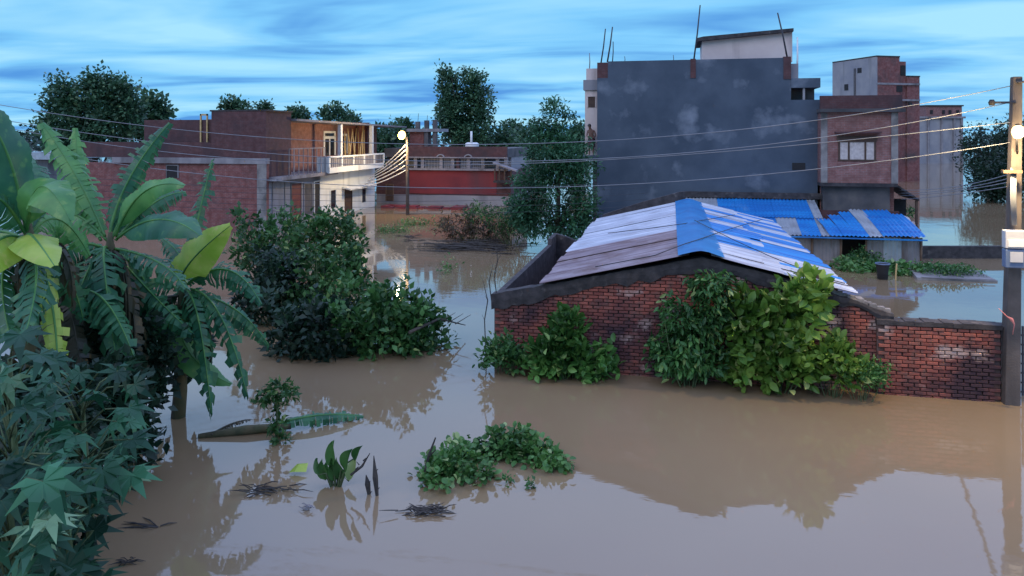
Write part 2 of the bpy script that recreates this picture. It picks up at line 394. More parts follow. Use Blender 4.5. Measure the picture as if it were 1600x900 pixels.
def tree(name, label, base, height, blobs, nclump, per, spread, L, mat, seed, tr=.18, wr=.5, group=None, tpl=CARD, nl=14, **k):
    t = thing(name, label, 'tree', base, group)
    rr = random.Random(seed); b = Vector(base); b.z -= .5
    zt = max(q[2] for q in blobs)
    top = Vector((blobs[0][0], blobs[0][1], zt)); mid = b.lerp(top, .5)+Vector((rr.uniform(-.3, .3), rr.uniform(-.3, .3), 0))
    pts = [(1-q)**2*b+2*q*(1-q)*mid+q*q*top for q in (0, .2, .4, .6, .8, 1)]
    mb = MB().tube(pts, [tr*(1-.85*q) for q in (0, .2, .4, .6, .8, 1)], 8)
    cc, o = foliage(t, blobs, nclump, per, spread, L, wr, mat, seed, tpl=tpl, name='crown', **k)
    for q in rr.sample(list(map(tuple, cc)), min(nl, len(cc))):
        q = Vector(q); s = pts[rr.choice((2, 3, 4))]
        if q.z < s.z: s = pts[1]
        m = s.lerp(q, .5)+Vector((0, 0, .1*(q-s).length)); mb.tube([s, m, q], [tr*.4, tr*.22, tr*.07], 5)
    mb.make('trunk', 'bark', t, True)
    return t

# ================================================================== SETTING: water
wat = MB().add([(-2500, -300, 0), (2500, -300, 0), (2500, 4000, 0), (-2500, 4000, 0)], [(0, 1, 2, 3)]).make('water', 'flood_water'); struct(wat)

def opening(parent, plane, a0, a1, z0, z1, c, depth=.14, frame=.07, mat='dark', fmat='wood', name='window', sill=False, sgn=-1, panes=0):
    """a framed window or door standing on the face 'plane'='v' or 'u' at coordinate c (sgn = outward sign)"""
    def bx(mb, p0, p1, q0, q1, d0, d1):
        if plane == 'v': mb.box((p0, c+sgn*d0, q0), (p1, c+sgn*d1, q1))
        else: mb.box((c+sgn*d0, p0, q0), (c+sgn*d1, p1, q1))
        return mb
    o = bx(MB(), a0, a1, z0, z1, -.05, .012).make(name, mat, parent)
    fr = MB(); f = frame
    for r in ((a0-f, a1+f, z1, z1+f), (a0-f, a0, z0, z1), (a1, a1+f, z0, z1)): bx(fr, *r, -.02, .05)
    if panes:
        for i in range(1, panes): q = a0+(a1-a0)*i/panes; bx(fr, q-f*.4, q+f*.4, z0, z1, .013, .04)
    fr.make('frame', fmat, o)
    if sill: bx(MB(), a0-f*1.6, a1+f*1.6, z0-.07, z0, -.02, .09).make('sill', fmat, o)
    return o

# ================================================================== front brick house
VF = 17.1
RP = onv(1095, 394, VF-.1); LE = onv(853, 440, VF-.1); RE = onv(1325, 453, VF-.1); VB = 30.2
wt = [onv(*q, VF) for q in ((772, 466), (851, 452), (1010, 424), (1095, 409), (1200, 434), (1325, 468), (1392, 493))]
wtop = [(p.x, p.z) for p in wt]
def ztop(u):
    for (a, za), (b, zb) in zip(wtop, wtop[1:]):
        if a <= u <= b: return za+(zb-za)*(u-a)/(b-a)
    return -9
house = thing('brick_house', 'flooded brick house with blue and white corrugated roof and blue ridge', 'house', (RP.x, VF, 0))
wall = MB().prism_v([(wtop[0][0], -.6)]+[(wtop[-1][0], -.6)]+wtop[::-1], VF+.03, VF+.28).make('gable_wall', 'mortar', house)
rb = random.Random(5)
def brick_mesh():
    mb = MB(); b = .006
    x, y, z = .11, .03, .032
    mb.v = [(-x+b,-y,-z+b),(x-b,-y,-z+b),(x-b,-y,z-b),(-x+b,-y,z-b),(-x,-y+b,-z),(x,-y+b,-z),(x,-y+b,z),(-x,-y+b,z),(-x,y,-z),(x,y,-z),(x,y,z),(-x,y,z)]
    mb.f = [(0,1,2,3),(0,4,5,1),(1,5,6,2),(2,6,7,3),(3,7,4,0),(4,8,9,5),(5,9,10,6),(6,10,11,7),(7,11,8,4)]
    return mb
BR = brick_mesh(); BRM = BR.mesh('brick'); BRM.materials.append(MATS['brick_piece'])
def lay_bricks(parent, u0, u1, v, top, hidden, limit=300, zb=-.16, wpart='brick_courses'):
    pieces = []
    k = 0; z = zb
    while z < 3.2:
        u = u0+.115+(0 if k % 2 else -.117)
        while u < u1+.02:
            if u-.11 > u0-.02 and u+.11 < u1+.02 and z+.03 < min(top(u-.1), top(u+.1)):
                pieces.append((u+rb.uniform(-.006, .006), v+rb.uniform(-.016, .01), z+rb.uniform(-.003, .003), rb.uniform(.93, 1.0)))
            u += .234
        z += .0795; k += 1
    def vis(p):
        x, y = proj(p); return (z0ok(p) and not any(a < x < c and b < y < d for a, b, c, d in hidden))
    def z0ok(p): return p[2] > -.03
    good = [p for p in pieces if vis(p)]; rb.shuffle(good); good = good[:limit]; gs = set(good)
    org = ORG[parent.name]
    for p in good:
        o = bpy.data.objects.new('brick', BRM); COL.objects.link(o); o.parent = parent; o.location = Vector(p[:3])-org
        o.scale = (p[3], 1, p[3]); o.rotation_euler = (rb.uniform(-.02, .02), rb.uniform(-.008, .008), rb.uniform(-.03, .03))
    rest = MB()
    for p in pieces:
        if p not in gs: rest.add([(a*p[3]+p[0], b+p[1], c*p[3]+p[2]) for a, b, c in BR.v], BR.f)
    if rest.v: rest.make(wpart, 'brick_piece', parent, kind='stuff')
hid = [(755, 515, 960, 620), (1010, 420, 1295, 620), (1280, 535, 1385, 620)]
lay_bricks(house, wtop[0][0]+.02, wtop[-1][0]-.02, VF, lambda u: ztop(u)-.02, hid)
# rough cement coping; its deeper dark edge left of the ridge stands in for eave shade
band = [(p[0], p[1]+(.02 if i in (0, 6) else .0)) for i, p in enumerate(wtop)]
cp = MB()
rc = random.Random(3)
us = np.linspace(wtop[0][0]-.05, wtop[-1][0]+.04, 70)
def clampu(u): return min(max(u, wtop[0][0]), wtop[-1][0])
prof = []; lo_ = hi_ = 0
for a in us:
    lo_ = lo_*.6+rc.uniform(-.06, .06); hi_ = hi_*.5+rc.uniform(-.014, .014); z = ztop(clampu(a)-1e-6 if a > wtop[0][0] else wtop[0][0])
    prof.append((a, z-(.22 if a < RP.x+.6 else .13)+lo_, z+(.11 if a < RE.x-.3 else .04)+hi_, VF-.09+rc.uniform(-.008, .008)))
n = len(prof)
for a, zl, zh, vv in prof: cp.v += [(a, vv+.02, zl), (a, vv, (zl+zh)/2), (a, vv+.01, zh), (a, VF+.30, zh-.01), (a, VF+.30, zl)]
for i in range(n-1):
    for q in range(5): cp.f.append((i*5+q, (i+1)*5+q, (i+1)*5+(q+1) % 5, i*5+(q+1) % 5))
cp.f += [(4, 3, 2, 1, 0), tuple((n-1)*5+q for q in range(5))]
cp.make('gable_coping', 'coping', house)
# flank and rear walls
def hz(u):
    if u < RP.x: return LE.z+(RP.z-LE.z)*(u-LE.x)/(RP.x-LE.x)
    return RE.z+(RP.z-RE.z)*(RE.x-u)/(RE.x-RP.x)
box('side_wall', (LE.x+.12, VF+.29, -.6), (LE.x+.35, VB-.1, LE.z-.02), 'brick_house', house)
box('side_wall', (RE.x-.35, VF+.29, -.6), (RE.x-.12, VB-.1, RE.z-.02), 'brick_house', house)
MB().prism_v([(LE.x+.36, -.6), (RE.x-.36, -.6), (RE.x-.36, RE.z-.03), (RP.x, RP.z-.1), (LE.x+.36, LE.z-.03)], VB-.35, VB-.11).make('rear_wall', 'brick_house', house)
# raised rear parapet, dark
rp0 = onv(945, 336, VB); rp1 = onv(1063, 300, VB)
MB().prism_v([(rp0.x-.1, rp0.z-.35), (rp1.x+.2, rp1.z-.5), (rp1.x+.2, rp1.z), (rp1.x, rp1.z), ((rp0.x+rp1.x)/2, (rp0.z+rp1.z)/2+.06), (rp0.x-.1, rp0.z)], VB+.06, VB+.3).make('rear_parapet', 'coping', house)
# corrugated sheets: each one a part
def sheet(parent, E0, E1, w0, w1, alongv, mat, pitch=.15, amp=.022, dz=0, name='roof_sheet', rows=2):
    """E0,E1: (eave point, ridge point) as (u,z) at w; sheet spans w0..w1 along v, corrugations run down the slope"""
    n = max(4, int((w1-w0)/pitch*4)); mb = MB(); k = rows+1
    rj = [random.Random(hash((w0, mat)) % 999).uniform(-.012, .012) for _ in range(k)]
    for j in range(k):
        q = j/rows
        for i in range(n+1):
            w = w0+(w1-w0)*i/n; c = amp*math.sin(2*math.pi*w/pitch)
            pu = E0[0]+(E1[0]-E0[0])*q; pz = E0[1]+(E1[1]-E0[1])*q+c+dz+(rj[j] if 0 < j < rows else 0)
            mb.v.append((pu, w, pz))
    for j in range(rows):
        for i in range(n): a = j*(n+1)+i; mb.f.append((a, a+1, a+n+2, a+n+1))
    o = mb.make(name, mat, parent, True)
    return o
rs = random.Random(11)
v = VF-.22; i = 0
while v < VB-.05:
    w = .93; v1 = min(v+w, VB)
    m = 'rust_sheet' if v < 21.0 else ('white_sheet' if (v < 27 or rs.random() < .8) else 'zinc_sheet')
    ue = LE.x-.14+rs.uniform(-.05, .05)
    sheet(house, (ue, LE.z-.03), (RP.x-.25, RP.z-.04+.0), v, v1+.06, True, m, dz=.012*(i % 2)+rs.uniform(0, .01))
    v = v1; i += 1
v = VF-.22; i = 0
pat = 'WW WW BW WW WB BB BB BW BB WB BB BB WW BW BB WB WW BW WW BB WW WW BW WW'.split()
CM = {'W': 'white_sheet', 'B': 'blue_sheet', 'Z': 'zinc_sheet'}
def rsl(q): return (RE.x+.1+(RP.x+.22-RE.x-.1)*q, RE.z-.02+(RP.z-.03-RE.z)*q)
while v < VB-.05:
    v1 = min(v+.56, VB); pt = pat[i % len(pat)]; cut = rs.uniform(.38, .6)
    sheet(house, rsl(-.02+rs.uniform(-.02, .02)), rsl(cut+.03), v, v1+.05, True, CM[pt[0]], dz=.012*(i % 2))
    sheet(house, rsl(cut), rsl(1), v+rs.uniform(-.03, .03), v1+.05, True, CM[pt[1]], dz=.022+.012*(i % 2))
    v = v1; i += 1
# blue ridge cap in lapped lengths
v = VF-.30; i = 0
while v < VB:
    v1 = min(v+1.75, VB+.05); mb = MB(); dz = .05+.008*(i % 2)
    for j in range(int((v1-v)/.12)+2):
        w = min(v+j*.12, v1+.07); r = .012*(j % 2)
        for du, z in ((-.50, -.105), (-.16, -.012), (.0, .012), (.16, -.012), (.50, -.125)): mb.v.append((RP.x+du, w, RP.z+z+dz+r))
    n = len(mb.v)//5
    for j in range(n-1):
        for k in range(4): a = j*5+k; mb.f.append((a, a+1, a+6, a+5))
    mb.make('ridge_cap', 'ridge_blue', house, True); v = v1; i += 1
# stones, a batten and rubble lying by the right eave are part of the weighed-down roof edge
e0 = onv(1262, 432, VF+.4)
MB().box((e0.x-.35, VF+.1, hz(e0.x)+.03), (e0.x+.35, VF+.24, hz(e0.x)+.09)).make('roof_batten', 'darkwood', house)
mb = MB()
for i in range(16):
    u = RE.x-.5+i*.085; z = ztop(min(u, wtop[-1][0]-.02))+.02; s = rc.uniform(.06, .12)
    mb.box((u-s, VF-.08+rc.uniform(0, .2), z), (u+s, VF+.1+rc.uniform(0, .12), z+rc.uniform(.05, .11)))
mb.make('broken_cement_edge', 'cement', house)

# left yard wall of the house
yard = thing('yard_wall', 'low dark weathered wall running back from the left corner of the brick house', 'wall', (wtop[0][0], VF+.4, 0))
ve = onu(866, 388, wtop[0][0]).y
MB().prism_u([(VF+.3, -.6), (ve, -.6), (ve, 1.95), (ve-1.3, 1.92), (ve-1.35, 1.72), (VF+.3, 1.68)], wtop[0][0]-.02, wtop[0][0]+.12).make('wall_slab', 'coping', yard)
MB().prism_v([(wtop[0][0]+.125, -.6), (LE.x+.1, -.6), (LE.x+.1, 1.5), (wtop[0][0]+.5, 1.85), (wtop[0][0]+.125, 1.95)], ve-.25, ve-.02).make('cross_wall', 'coping', yard)

# compound wall to the right of the house
c0 = wtop[-1][0]-.3; cR = onv(1556, 600, 17.2).x
cwz0 = onv(1365, 500, 17.0).z; cwz1 = onv(1556, 505, 17.0).z
cw = thing('compound_wall', 'red brick boundary wall with dark cement top beside the concrete pole', 'wall', ((c0+cR)/2, 17.0, 0))
box('wall_core', (c0, 17.0, -.6), (cR, 17.06, min(cwz0, cwz1)-.04), 'mortar', cw)
lay_bricks(cw, c0+.01, cR-.01, 16.97, lambda u: min(cwz0, cwz1)-.05, [(1200, 530, 1385, 640)], limit=290)
mb = MB(); us = np.linspace(c0-.02, cR+.02, 14)
for a, b in zip(us, us[1:]): mb.box((a, 16.92+rc.uniform(-.01, .01), cwz0-.07), (b, 17.28, cwz0+.02+rc.uniform(-.015, .02)))
mb.make('wall_cap', 'coping', cw)
gp = thing('gate_pillar', 'narrow dark pillar ending the red brick boundary wall', 'pillar', (cR+.1, 17.1, 0))
box('shaft', (cR+.01, 16.98, -.6), (cR+.16, 17.3, cwz1-.12), 'coping', gp, bevel=.015); box('cap', (cR+.0, 16.95, cwz1-.12), (cR+.18, 17.33, cwz1-.05), 'coping', gp, bevel=.015)
gate = thing('lattice_gate', 'black iron lattice gate behind the concrete pole', 'gate', (8.0, 17.5, 0))
gz = onv(1590, 515, 17.5).z
for i in range(8):
    u = 6.95+i*.26; box('upright_bar', (u, 17.48, -.4), (u+.035, 17.515, gz+.08), 'rod', gate)
for i in range(8):
    z = .05+i*.2
    if z < gz: box('cross_bar', (6.9, 17.516, z), (8.85, 17.54, z+.03), 'rod', gate)

# ================================================================== shed behind the house
GV = 38.0
shed = thing('tin_shed', 'low flooded shed with blue and grey corrugated roof and tin walls', 'shed', (7.6, 34.5, 0))
sv = 34.5; s0 = onv(1150, 380, sv).x; s1 = onv(1438, 380, sv).x; sd0 = onv(1313, 390, sv).x; sd1 = onv(1352, 390, sv).x
ez = onv(1330, 370, sv-.3).z
def panel(u0, u1, v, z0, z1, mat, name='wall_sheet'):
    mb = MB(); n = int((u1-u0)/.04)+2
    for i in range(n+1):
        u = u0+(u1-u0)*i/n; y = v+.014*math.sin(2*math.pi*u/.15); mb.v += [(u, y, z0), (u, y, z1)]
    for i in range(n): a = 2*i; mb.f.append((a, a+2, a+3, a+1))
    return mb.make(name, mat, shed, True)
u = s0
while u < sd0-.05:
    u1 = min(u+.9, sd0); panel(u, u1+.03, sv-.012*(int(u*7) % 2), -.4, ez-.02, 'shed_tin'); u = u1
u = sd1
k = 0
while u < s1-.05:
    u1 = min(u+.72, s1); panel(u, u1+.03, sv-.012*k, -.4, ez-.02, 'zinc_sheet' if k == 1 else 'shed_tin'); u = u1; k = (k+1) % 3
for q in (sd0, sd1, s1, onv(1268, 380, sv).x): MB().tube([(q, sv-.08, -.5), (q+.02, sv-.08, ez)], .05, 8).make('post', 'wood', shed, True)
box('rear_wall', (s0, 37.5, -.6), (s1, 37.7, 1.9), 'brick_dark', shed)
box('side_wall', (s1-.1, sv+.05, -.6), (s1-.02, 37.49, ez-.1), 'shed_tin', shed)
box('interior_wall', (sd0-.4, sv+1.6, -.6), (sd1+.4, sv+1.7, ez-.1), 'dark', shed)
def sheet_v(parent, u0, u1, lo, hi, mat, pitch=.17, amp=.028, dz=0, rows=2, sk=0, bow=0):
    """sheet between lower edge lo=(v,z) and upper edge hi=(v,z); corrugations run with v"""
    n = max(4, int((u1-u0)/pitch*4)); mb = MB()
    for j in range(rows+1):
        q = j/rows
        for i in range(n+1):
            u = u0+(u1-u0)*i/n
            mb.v.append((u+sk*q, lo[0]+(hi[0]-lo[0])*q, lo[1]+(hi[1]-lo[1])*q+amp*math.sin(2*math.pi*u/pitch)+dz+bow*math.sin(math.pi*q)))
    for j in range(rows):
        for i in range(n): a = j*(n+1)+i; mb.f.append((a, a+1, a+n+2, a+n+1))
    return mb.make('roof_sheet', mat, parent, True)
hz2 = onv(1180, 309, GV-.15).z
u = onv(1085, 330, 36).x-.6; e1 = onv(1296, 365, sv-.4).x; i = 0
seq = ['Z', 'Z', 'B', 'B', 'B', 'B', 'B', 'Z', 'Z', 'Z', 'B']
while u < e1-.1:
    u1 = min(u+.84, e1)
    cut = .45; m2 = CM[seq[i % len(seq)]]; ml = 'blue_sheet' if i != 5 else 'zinc_sheet'
    lo = (sv-.45, ez+.02); hi = (GV-.12, hz2-.08)
    mdl = (lo[0]+(hi[0]-lo[0])*cut, lo[1]+(hi[1]-lo[1])*cut)
    sheet_v(shed, u, u1+.05, lo, (mdl[0]+.1, mdl[1]+.025), m2 if i > 6 else ml, dz=.01*(i % 2))
    sheet_v(shed, u, u1+.05, mdl, hi, m2, dz=.03+.01*(i % 2)); u = u1; i += 1
# lower roof over the doorway with a hipped right end
he = onv(1444, 365, sv-.4).x; n3 = ['B', 'B', 'B', 'Z', 'B', 'B', 'B']; w3 = (he-e1)/7
tz = onv(1370, 331, 36.9).z
for i in range(7):
    q0 = i/7; t = 1-abs(q0+.07-.62)*1.05
    hv = sv-.45+(36.9-sv+.45)*min(1, t+.18); hzz = ez+.03+(tz-ez)*min(1, t+.18)
    sheet_v(shed, e1+w3*i, e1+w3*(i+1)+.06, (sv-.5, ez+.0+(.05 if i > 3 else 0)), (hv, hzz), CM[n3[i]] if i != 3 else 'zinc_sheet', dz=.012*(i % 2)+.05, sk=-.25+.0*i, bow=.05)
box('eave_board', (s0, sv-.52, ez-.07), (he+.1, sv-.47, ez-.01), 'blue_sheet', shed)
box('flashing', (onv(1066, 300, GV-.15).x, GV-.22, hz2-.02), (onv(1292, 300, GV-.15).x, GV-.03, hz2+.26), 'coping', shed)

# ================================================================== grey plastered building
gx0 = onv(933, 200, GV).x; gx1 = onv(1236, 88, GV).x; gx2 = onv(1281, 146, GV).x; gz1 = onv(945, 96, GV).z; gz2 = onv(1270, 122, GV).z
gb = thing('grey_building', 'tall windowless grey plastered building with rods rising from its roof', 'building', ((gx0+gx2)/2, GV+4, 0))
zc = onv(940, 122, GV).z
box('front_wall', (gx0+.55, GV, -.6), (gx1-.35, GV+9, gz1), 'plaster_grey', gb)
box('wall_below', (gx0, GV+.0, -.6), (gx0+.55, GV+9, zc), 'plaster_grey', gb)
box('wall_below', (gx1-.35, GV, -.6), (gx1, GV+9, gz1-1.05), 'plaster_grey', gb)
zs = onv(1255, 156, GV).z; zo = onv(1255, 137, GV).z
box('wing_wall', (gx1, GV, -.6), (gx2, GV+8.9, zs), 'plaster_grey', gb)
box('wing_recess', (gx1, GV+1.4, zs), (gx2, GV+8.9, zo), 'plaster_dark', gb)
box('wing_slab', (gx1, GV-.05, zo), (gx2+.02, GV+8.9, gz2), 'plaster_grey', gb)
box('recess_post', (gx1+.55, GV+.05, zs), (gx1+.65, GV+.15, zo), 'plaster_far', gb)
box('column', (gx0, GV+.03, zc), (gx0+.55, GV+.5, gz1-.05), 'brick_dark', gb)
cxm = onv(1083, 100, GV).x
box('column', (cxm-.13, GV-.035, onv(1083, 122, GV).z), (cxm+.13, GV+.2, gz1+.04), 'brick_dark', gb)
box('column', (gx1-.35, GV-.03, gz1-1.05), (gx1, GV+.3, gz1+.05), 'brick_dark', gb)
wnx = onv(1248, 260, GV); box('window', (wnx.x-.3, GV-.02, wnx.z-.17), (wnx.x+.3, GV+.2, wnx.z+.17), 'dark', gb)
# left projecting bay, beige
bx0 = onv(914, 200, GV+.8).x
box('bay_wall', (bx0, GV+.8, 4.4), (gx0+.02, GV+5, zc-.3), 'plaster_beige', gb)
box('bay_band', (bx0-.08, GV+.7, onv(920, 141, GV+.8).z), (gx0-.004, GV+5.05, onv(920, 125, GV+.8).z), 'plaster_far', gb)
box('bay_parapet', (bx0+.06, GV+.85, onv(920, 125, GV+.8).z), (gx0-.004, GV+1.05, onv(920, 107, GV+.8).z), 'plaster_beige', gb)
w0 = onv(919, 168, GV+.8); w1 = onv(930, 151, GV+.8)
opening(gb, 'v', w0.x, w1.x, w0.z, w1.z, GV+.8, mat='darkwood', fmat='plaster_beige', frame=.04)
box('bay_floor', (bx0-.12, GV-.05, 4.25), (gx0-.004, GV+5, 4.41), 'plaster_grey', gb)
box('bay_base', (gx0-.35, GV+1.2, -.6), (gx0-.003, GV+5, 4.24), 'plaster_dark', gb)
# rooftop hut
hx0 = onv(1097, 75, GV+2.2).x; hx1 = onv(1238, 75, GV+2.2).x; hz0 = gz1; hzT = onv(1160, 60, GV+2.2).z
MB().prism_v([(hx0, hz0), (hx1, hz0), (hx1, hzT+.28), (hx0, hzT-.02)], GV+2.2, GV+5).make('rooftop_hut', 'plaster_beige', gb)
hr = MB().prism_v([(hx0-.25, hzT-.12), (hx0+.1, hzT-.1), (hx1+.02, hzT+.26), (hx1+.02, hzT+.42), (hx0+.05, hzT+.12), (hx0-.25, hzT+.05)], GV+1.9, GV+5.2).make('hut_roof', 'coping', gb)
def rod(parent, a, b, v, r=.035, name='rod', mat='rod'):
    p, q = onv(*a, v), onv(*b, v); MB().tube([p, p.lerp(q, .5)+Vector((.02, 0, 0)), q], [r, r*.9, r*.75], 6).make(name, mat, parent, True)
rod(gb, (1084, 95), (1094, 8), GV+.1, .045); rod(gb, (1230, 90), (1215, 20), GV+.1, .045)
rod(gb, (939, 99), (946, 45), GV+.2, .04); rod(gb, (949, 97), (957, 42), GV+.3, .045); rod(gb, (957, 97), (958, 65), GV+.3, .03)
rod(gb, (921, 110), (921, 83), GV+.95, .03, mat='cable'); rod(gb, (1245, 122), (1246, 58), GV+1.0, .05, 'roof_pipe', 'tank_white'); rod(gb, (1052, 98), (1052, 86), GV+.3, .02); rod(gb, (976, 98), (976, 88), GV+.3, .02)
box('parapet_stub', (gx1+.02, GV+.4, gz2), (gx1+.4, GV+.9, gz2+.75), 'plaster_far', gb)

# ================================================================== brick house with curtained window
BV = 37.3
k0 = onv(1282, 200, BV).x; k1 = onv(1411, 200, BV).x; kt = onv(1340, 149, BV).z; kc = onv(1340, 172, BV).z; kb = onv(1340, 286, BV).z
bh = thing('window_brick_house', 'two storey brick house with three pale curtained panes beside the grey building', 'house', ((k0+k1)/2, BV+3, 0))
box('upper_wall', (k0, BV, kb), (k1-.2, BV+.69, kc-.1), 'brick_house', bh); box('core_wall', (k0, BV+.7, -.6), (k1-.2, BV+6, kc-.1), 'brick_house', bh)
box('lower_wall', (k0+.15, BV+.25, -.6), (k1-.5, BV+.69, kb-.16), 'plaster_dark', bh)
box('floor_slab', (k0-.02, BV-.12, kb-.16), (k1-.25, BV+.69, kb), 'coping', bh)
box('cornice', (k0-.05, BV-.25, kc-.1), (k1+.05, BV+6, kc+.06), 'plaster_dark', bh)
box('parapet', (k0, BV+.02, kc+.06), (k1-.02, BV+.24, kt), 'brick_dark', bh); box('parapet', (k1-.26, BV+.25, kc+.06), (k1-.02, BV+6, kt), 'brick_dark', bh)
for q in (k0, k1-.52): box('pilaster', (q+.01, BV-.05, kb), (q+.3, BV+.1, kc-.12), 'cement', bh)
f0 = onv(1311, 249, BV); f1 = onv(1367, 209, BV); zt2 = onv(1340, 222, BV).z
wf = MB(); wf.box((f0.x-.06, BV-.05, f0.z-.07), (f1.x+.06, BV+.04, f0.z)); wf.box((f0.x-.06, BV-.05, zt2), (f1.x+.06, BV+.04, zt2+.07))
for q in (0, .27, .73, 1): uu = f0.x+(f1.x-f0.x)*q; wf.box((uu-.04, BV-.045, f0.z), (uu+.04, BV+.03, zt2))
wfo = wf.make('window', 'darkwood', bh)
for a, b in ((0, .27), (.27, .73), (.73, 1)):
    ua = f0.x+(f1.x-f0.x)*a+.04; ub = f0.x+(f1.x-f0.x)*b-.04; mb = MB(); n = 14
    for i in range(n+1): q = ua+(ub-ua)*i/n; y = BV-.012+.008*math.sin(i*2.1); mb.v += [(q, y, f0.z+.0), (q, y, zt2)]
    for i in range(n): mb.f.append((2*i, 2*i+2, 2*i+3, 2*i+1))
    mb.make('curtain', 'curtain', wfo, True)
lin = box('lintel', (f0.x-.1, BV-.06, zt2+.075), (f1.x+.1, BV+.03, zt2+.28), 'darkwood', bh); box('sunshade', (f0.x-.2, BV-.4, f1.z+.02), (f1.x+.2, BV-.0, f1.z+.1), 'brick_dark', bh)
# side lean-to with stored white sacks
lt = thing('lean_to', 'dark sloping lean-to at the right flank of the curtained brick house', 'shed', (k1+.5, BV+1, 0))
MB().prism_v([(k1-.18, 3.15), (k1+.75, 2.5), (k1+.75, 2.4), (k1-.18, 3.05)], BV+.2, BV+3).make('roof', 'coping', lt)
box('post', (k1+.62, BV+.3, -.5), (k1+.72, BV+.4, 2.42), 'darkwood', lt); box('back_panel', (k1-.15, BV+2, -.5), (k1+.7, BV+2.1, 2.35), 'dark', lt); box('platform', (k1-.15, BV+.1, 1.0), (k1+.8, BV+1.9, 1.1), 'shed_tin', lt)
def sack(loc, sx, sy, sz, mat, label, group=None, seed=0):
    rr = random.Random(seed); mb = MB(); n, m = 10, 7
    for j in range(m+1):
        t = j/m*math.pi
        for i in range(n):
            a = 2*math.pi*i/n; q = (abs(math.sin(t))**.6)*(1+rr.uniform(-.08, .08))
            mb.v.append((sx*q*math.copysign(abs(math.cos(a))**.7, math.cos(a)), sy*q*math.copysign(abs(math.sin(a))**.7, math.sin(a)), sz*(1-math.cos(t))/2*2*.5*(1+rr.uniform(-.05, .05))))
    for j in range(m):
        for i in range(n): mb.f.append((j*n+i, j*n+(i+1) % n, (j+1)*n+(i+1) % n, (j+1)*n+i))
    o = link('sack', mb.mesh('sack', (0, 0, 0), True), mat); o.location = loc; return tag(o, label, 'sack', group)
sack((k1+.15, BV+.7, 1.1), .36, .3, .55, 'cloth_white', 'white sack leaning on the lean-to platform under its roof')
sack((k1+.5, BV+.6, 1.1), .3, .3, .3, 'curtain', 'small pinkish sack beside the white sack on the lean-to platform')

# ================================================================== far buildings on the right
ft = thing('stepped_brick_tower', 'tall stepped unfinished brick building with grey plastered flank', 'building', P(1371, 250, 85)*1)
ft.location.z = 0; ORG[ft.name] = Vector(ft.location)
A = P(1371, 88, 85); B = P(1302, 98, 92.6); ex = (A-B); ex.z = 0; ex = Vector((-(B-A).y, (B-A).x, 0)).normalized()*-1
ey = Vector(((B-A).x, (B-A).y, 0)); dl = ey.length; ey.normalize()
if ex.dot(Vector((C_, S_, 0))) < 0: ex = -ex
def fbox(parent, name, a0, a1, b0, b1, z0, z1, mat):      # box in the tower's own frame
    o = Vector((A.x, A.y, 0)); vs = []
    for z in (z0, z1):
        for a, b in ((a0, b0), (a1, b0), (a1, b1), (a0, b1)): q = o+ex*a+ey*b; vs.append((q.x, q.y, z))
    return MB().add(vs, [(0,3,2,1),(4,5,6,7),(0,1,5,4),(1,2,6,5),(2,3,7,6),(3,0,4,7)]).make(name, mat, parent)
def za(py, d=86): return H+(HY-py)/F*d
wu = 86/F
fbox(ft, 'plaster_flank', -.12, -.002, 0, dl, -.6, za(90), 'plaster_far')
fbox(ft, 'upper_block', 0, 40*wu, 0, dl, -.6, za(90), 'brick_far')
fbox(ft, 'middle_block', 40*wu+.003, 55*wu, .3, dl-1, -.6, za(96), 'brick_far')
fbox(ft, 'lower_block', 55*wu+.003, 78*wu, .1, dl-1, -.6, za(120), 'brick_far')
for py in (133, 158): fbox(ft, 'floor_band', -.02, 77*wu, -.06, .05, za(py), za(py-3), 'slab')
fbox(ft, 'window', 34*wu, 45*wu, -.03, .2, za(144), za(134), 'dark'); fbox(ft, 'window', 45*wu, 54*wu, .26, .35, za(118), za(102), 'dark'); fbox(ft, 'window', 57*wu, 63*wu, -.03, .15, za(165), za(160), 'dark')
fbox(ft, 'roof_edge', -.14, 40*wu+.02, -.05, dl, za(90)+.003, za(88), 'coping'); fbox(ft, 'roof_edge', 55*wu, 78.5*wu, .05, dl-1, za(120)+.003, za(118), 'coping')
for i, b in enumerate((.32, .62)): fbox(ft, 'window', -.15, -.05, dl*b, dl*b+.7, za(112+26*i), za(104+24*i), 'dark')
fbox(ft, 'drain_pipe', -.22, -.125, dl*.45, dl*.45+.25, za(165), za(104), 'plaster_dark')
lb = thing('plastered_far_block', 'long low block with bare concrete columns standing in the far floodwater', 'building', P(1475, 250, 140)); lb.location.z = 0; ORG[lb.name] = Vector(lb.location)
Q0 = P(1448, 200, 140); 
def qz(py): return H+(HY-py)/F*140
wq = 140/F
def lbox(name, p0, p1, y0, y1, d0, d1, mat):
    a = P(p0, 0, 140); 
    vs = []
    for z in (qz(y1) if y1 is not None else -.6, qz(y0)):
        for px, d in ((p0, d0), (p1, d0), (p1, d1), (p0, d1)):
            X = (px-800)/F*140; dd = 140+d; vs.append((X*C_-dd*S_, X*S_+dd*C_, z))
    return MB().add(vs, [(0,3,2,1),(4,5,6,7),(0,1,5,4),(1,2,6,5),(2,3,7,6),(3,0,4,7)]).make(name, mat, lb)
lbox('wall', 1405, 1505, 182, None, 0, 12, 'plaster_far'); lbox('brick_storey', 1448, 1504, 166, 182.1, .2, 12, 'brick_house')
lbox('roof_edge', 1447, 1506, 164, 166.1, 0, 12, 'coping'); lbox('ledge', 1404, 1507, 182, 185, -.4, -.01, 'slab')
for p in (1412, 1430, 1450, 1471, 1490, 1502): lbox('column', p-1.5, p+1.5, 185.1, None, -.3, -.01, 'slab')
for p, w in ((1456, 2), (1475, 2), (1485, 2), (1497, 2)): lbox('opening', p-w, p+w, 172, 178, .05, .19, 'dark')
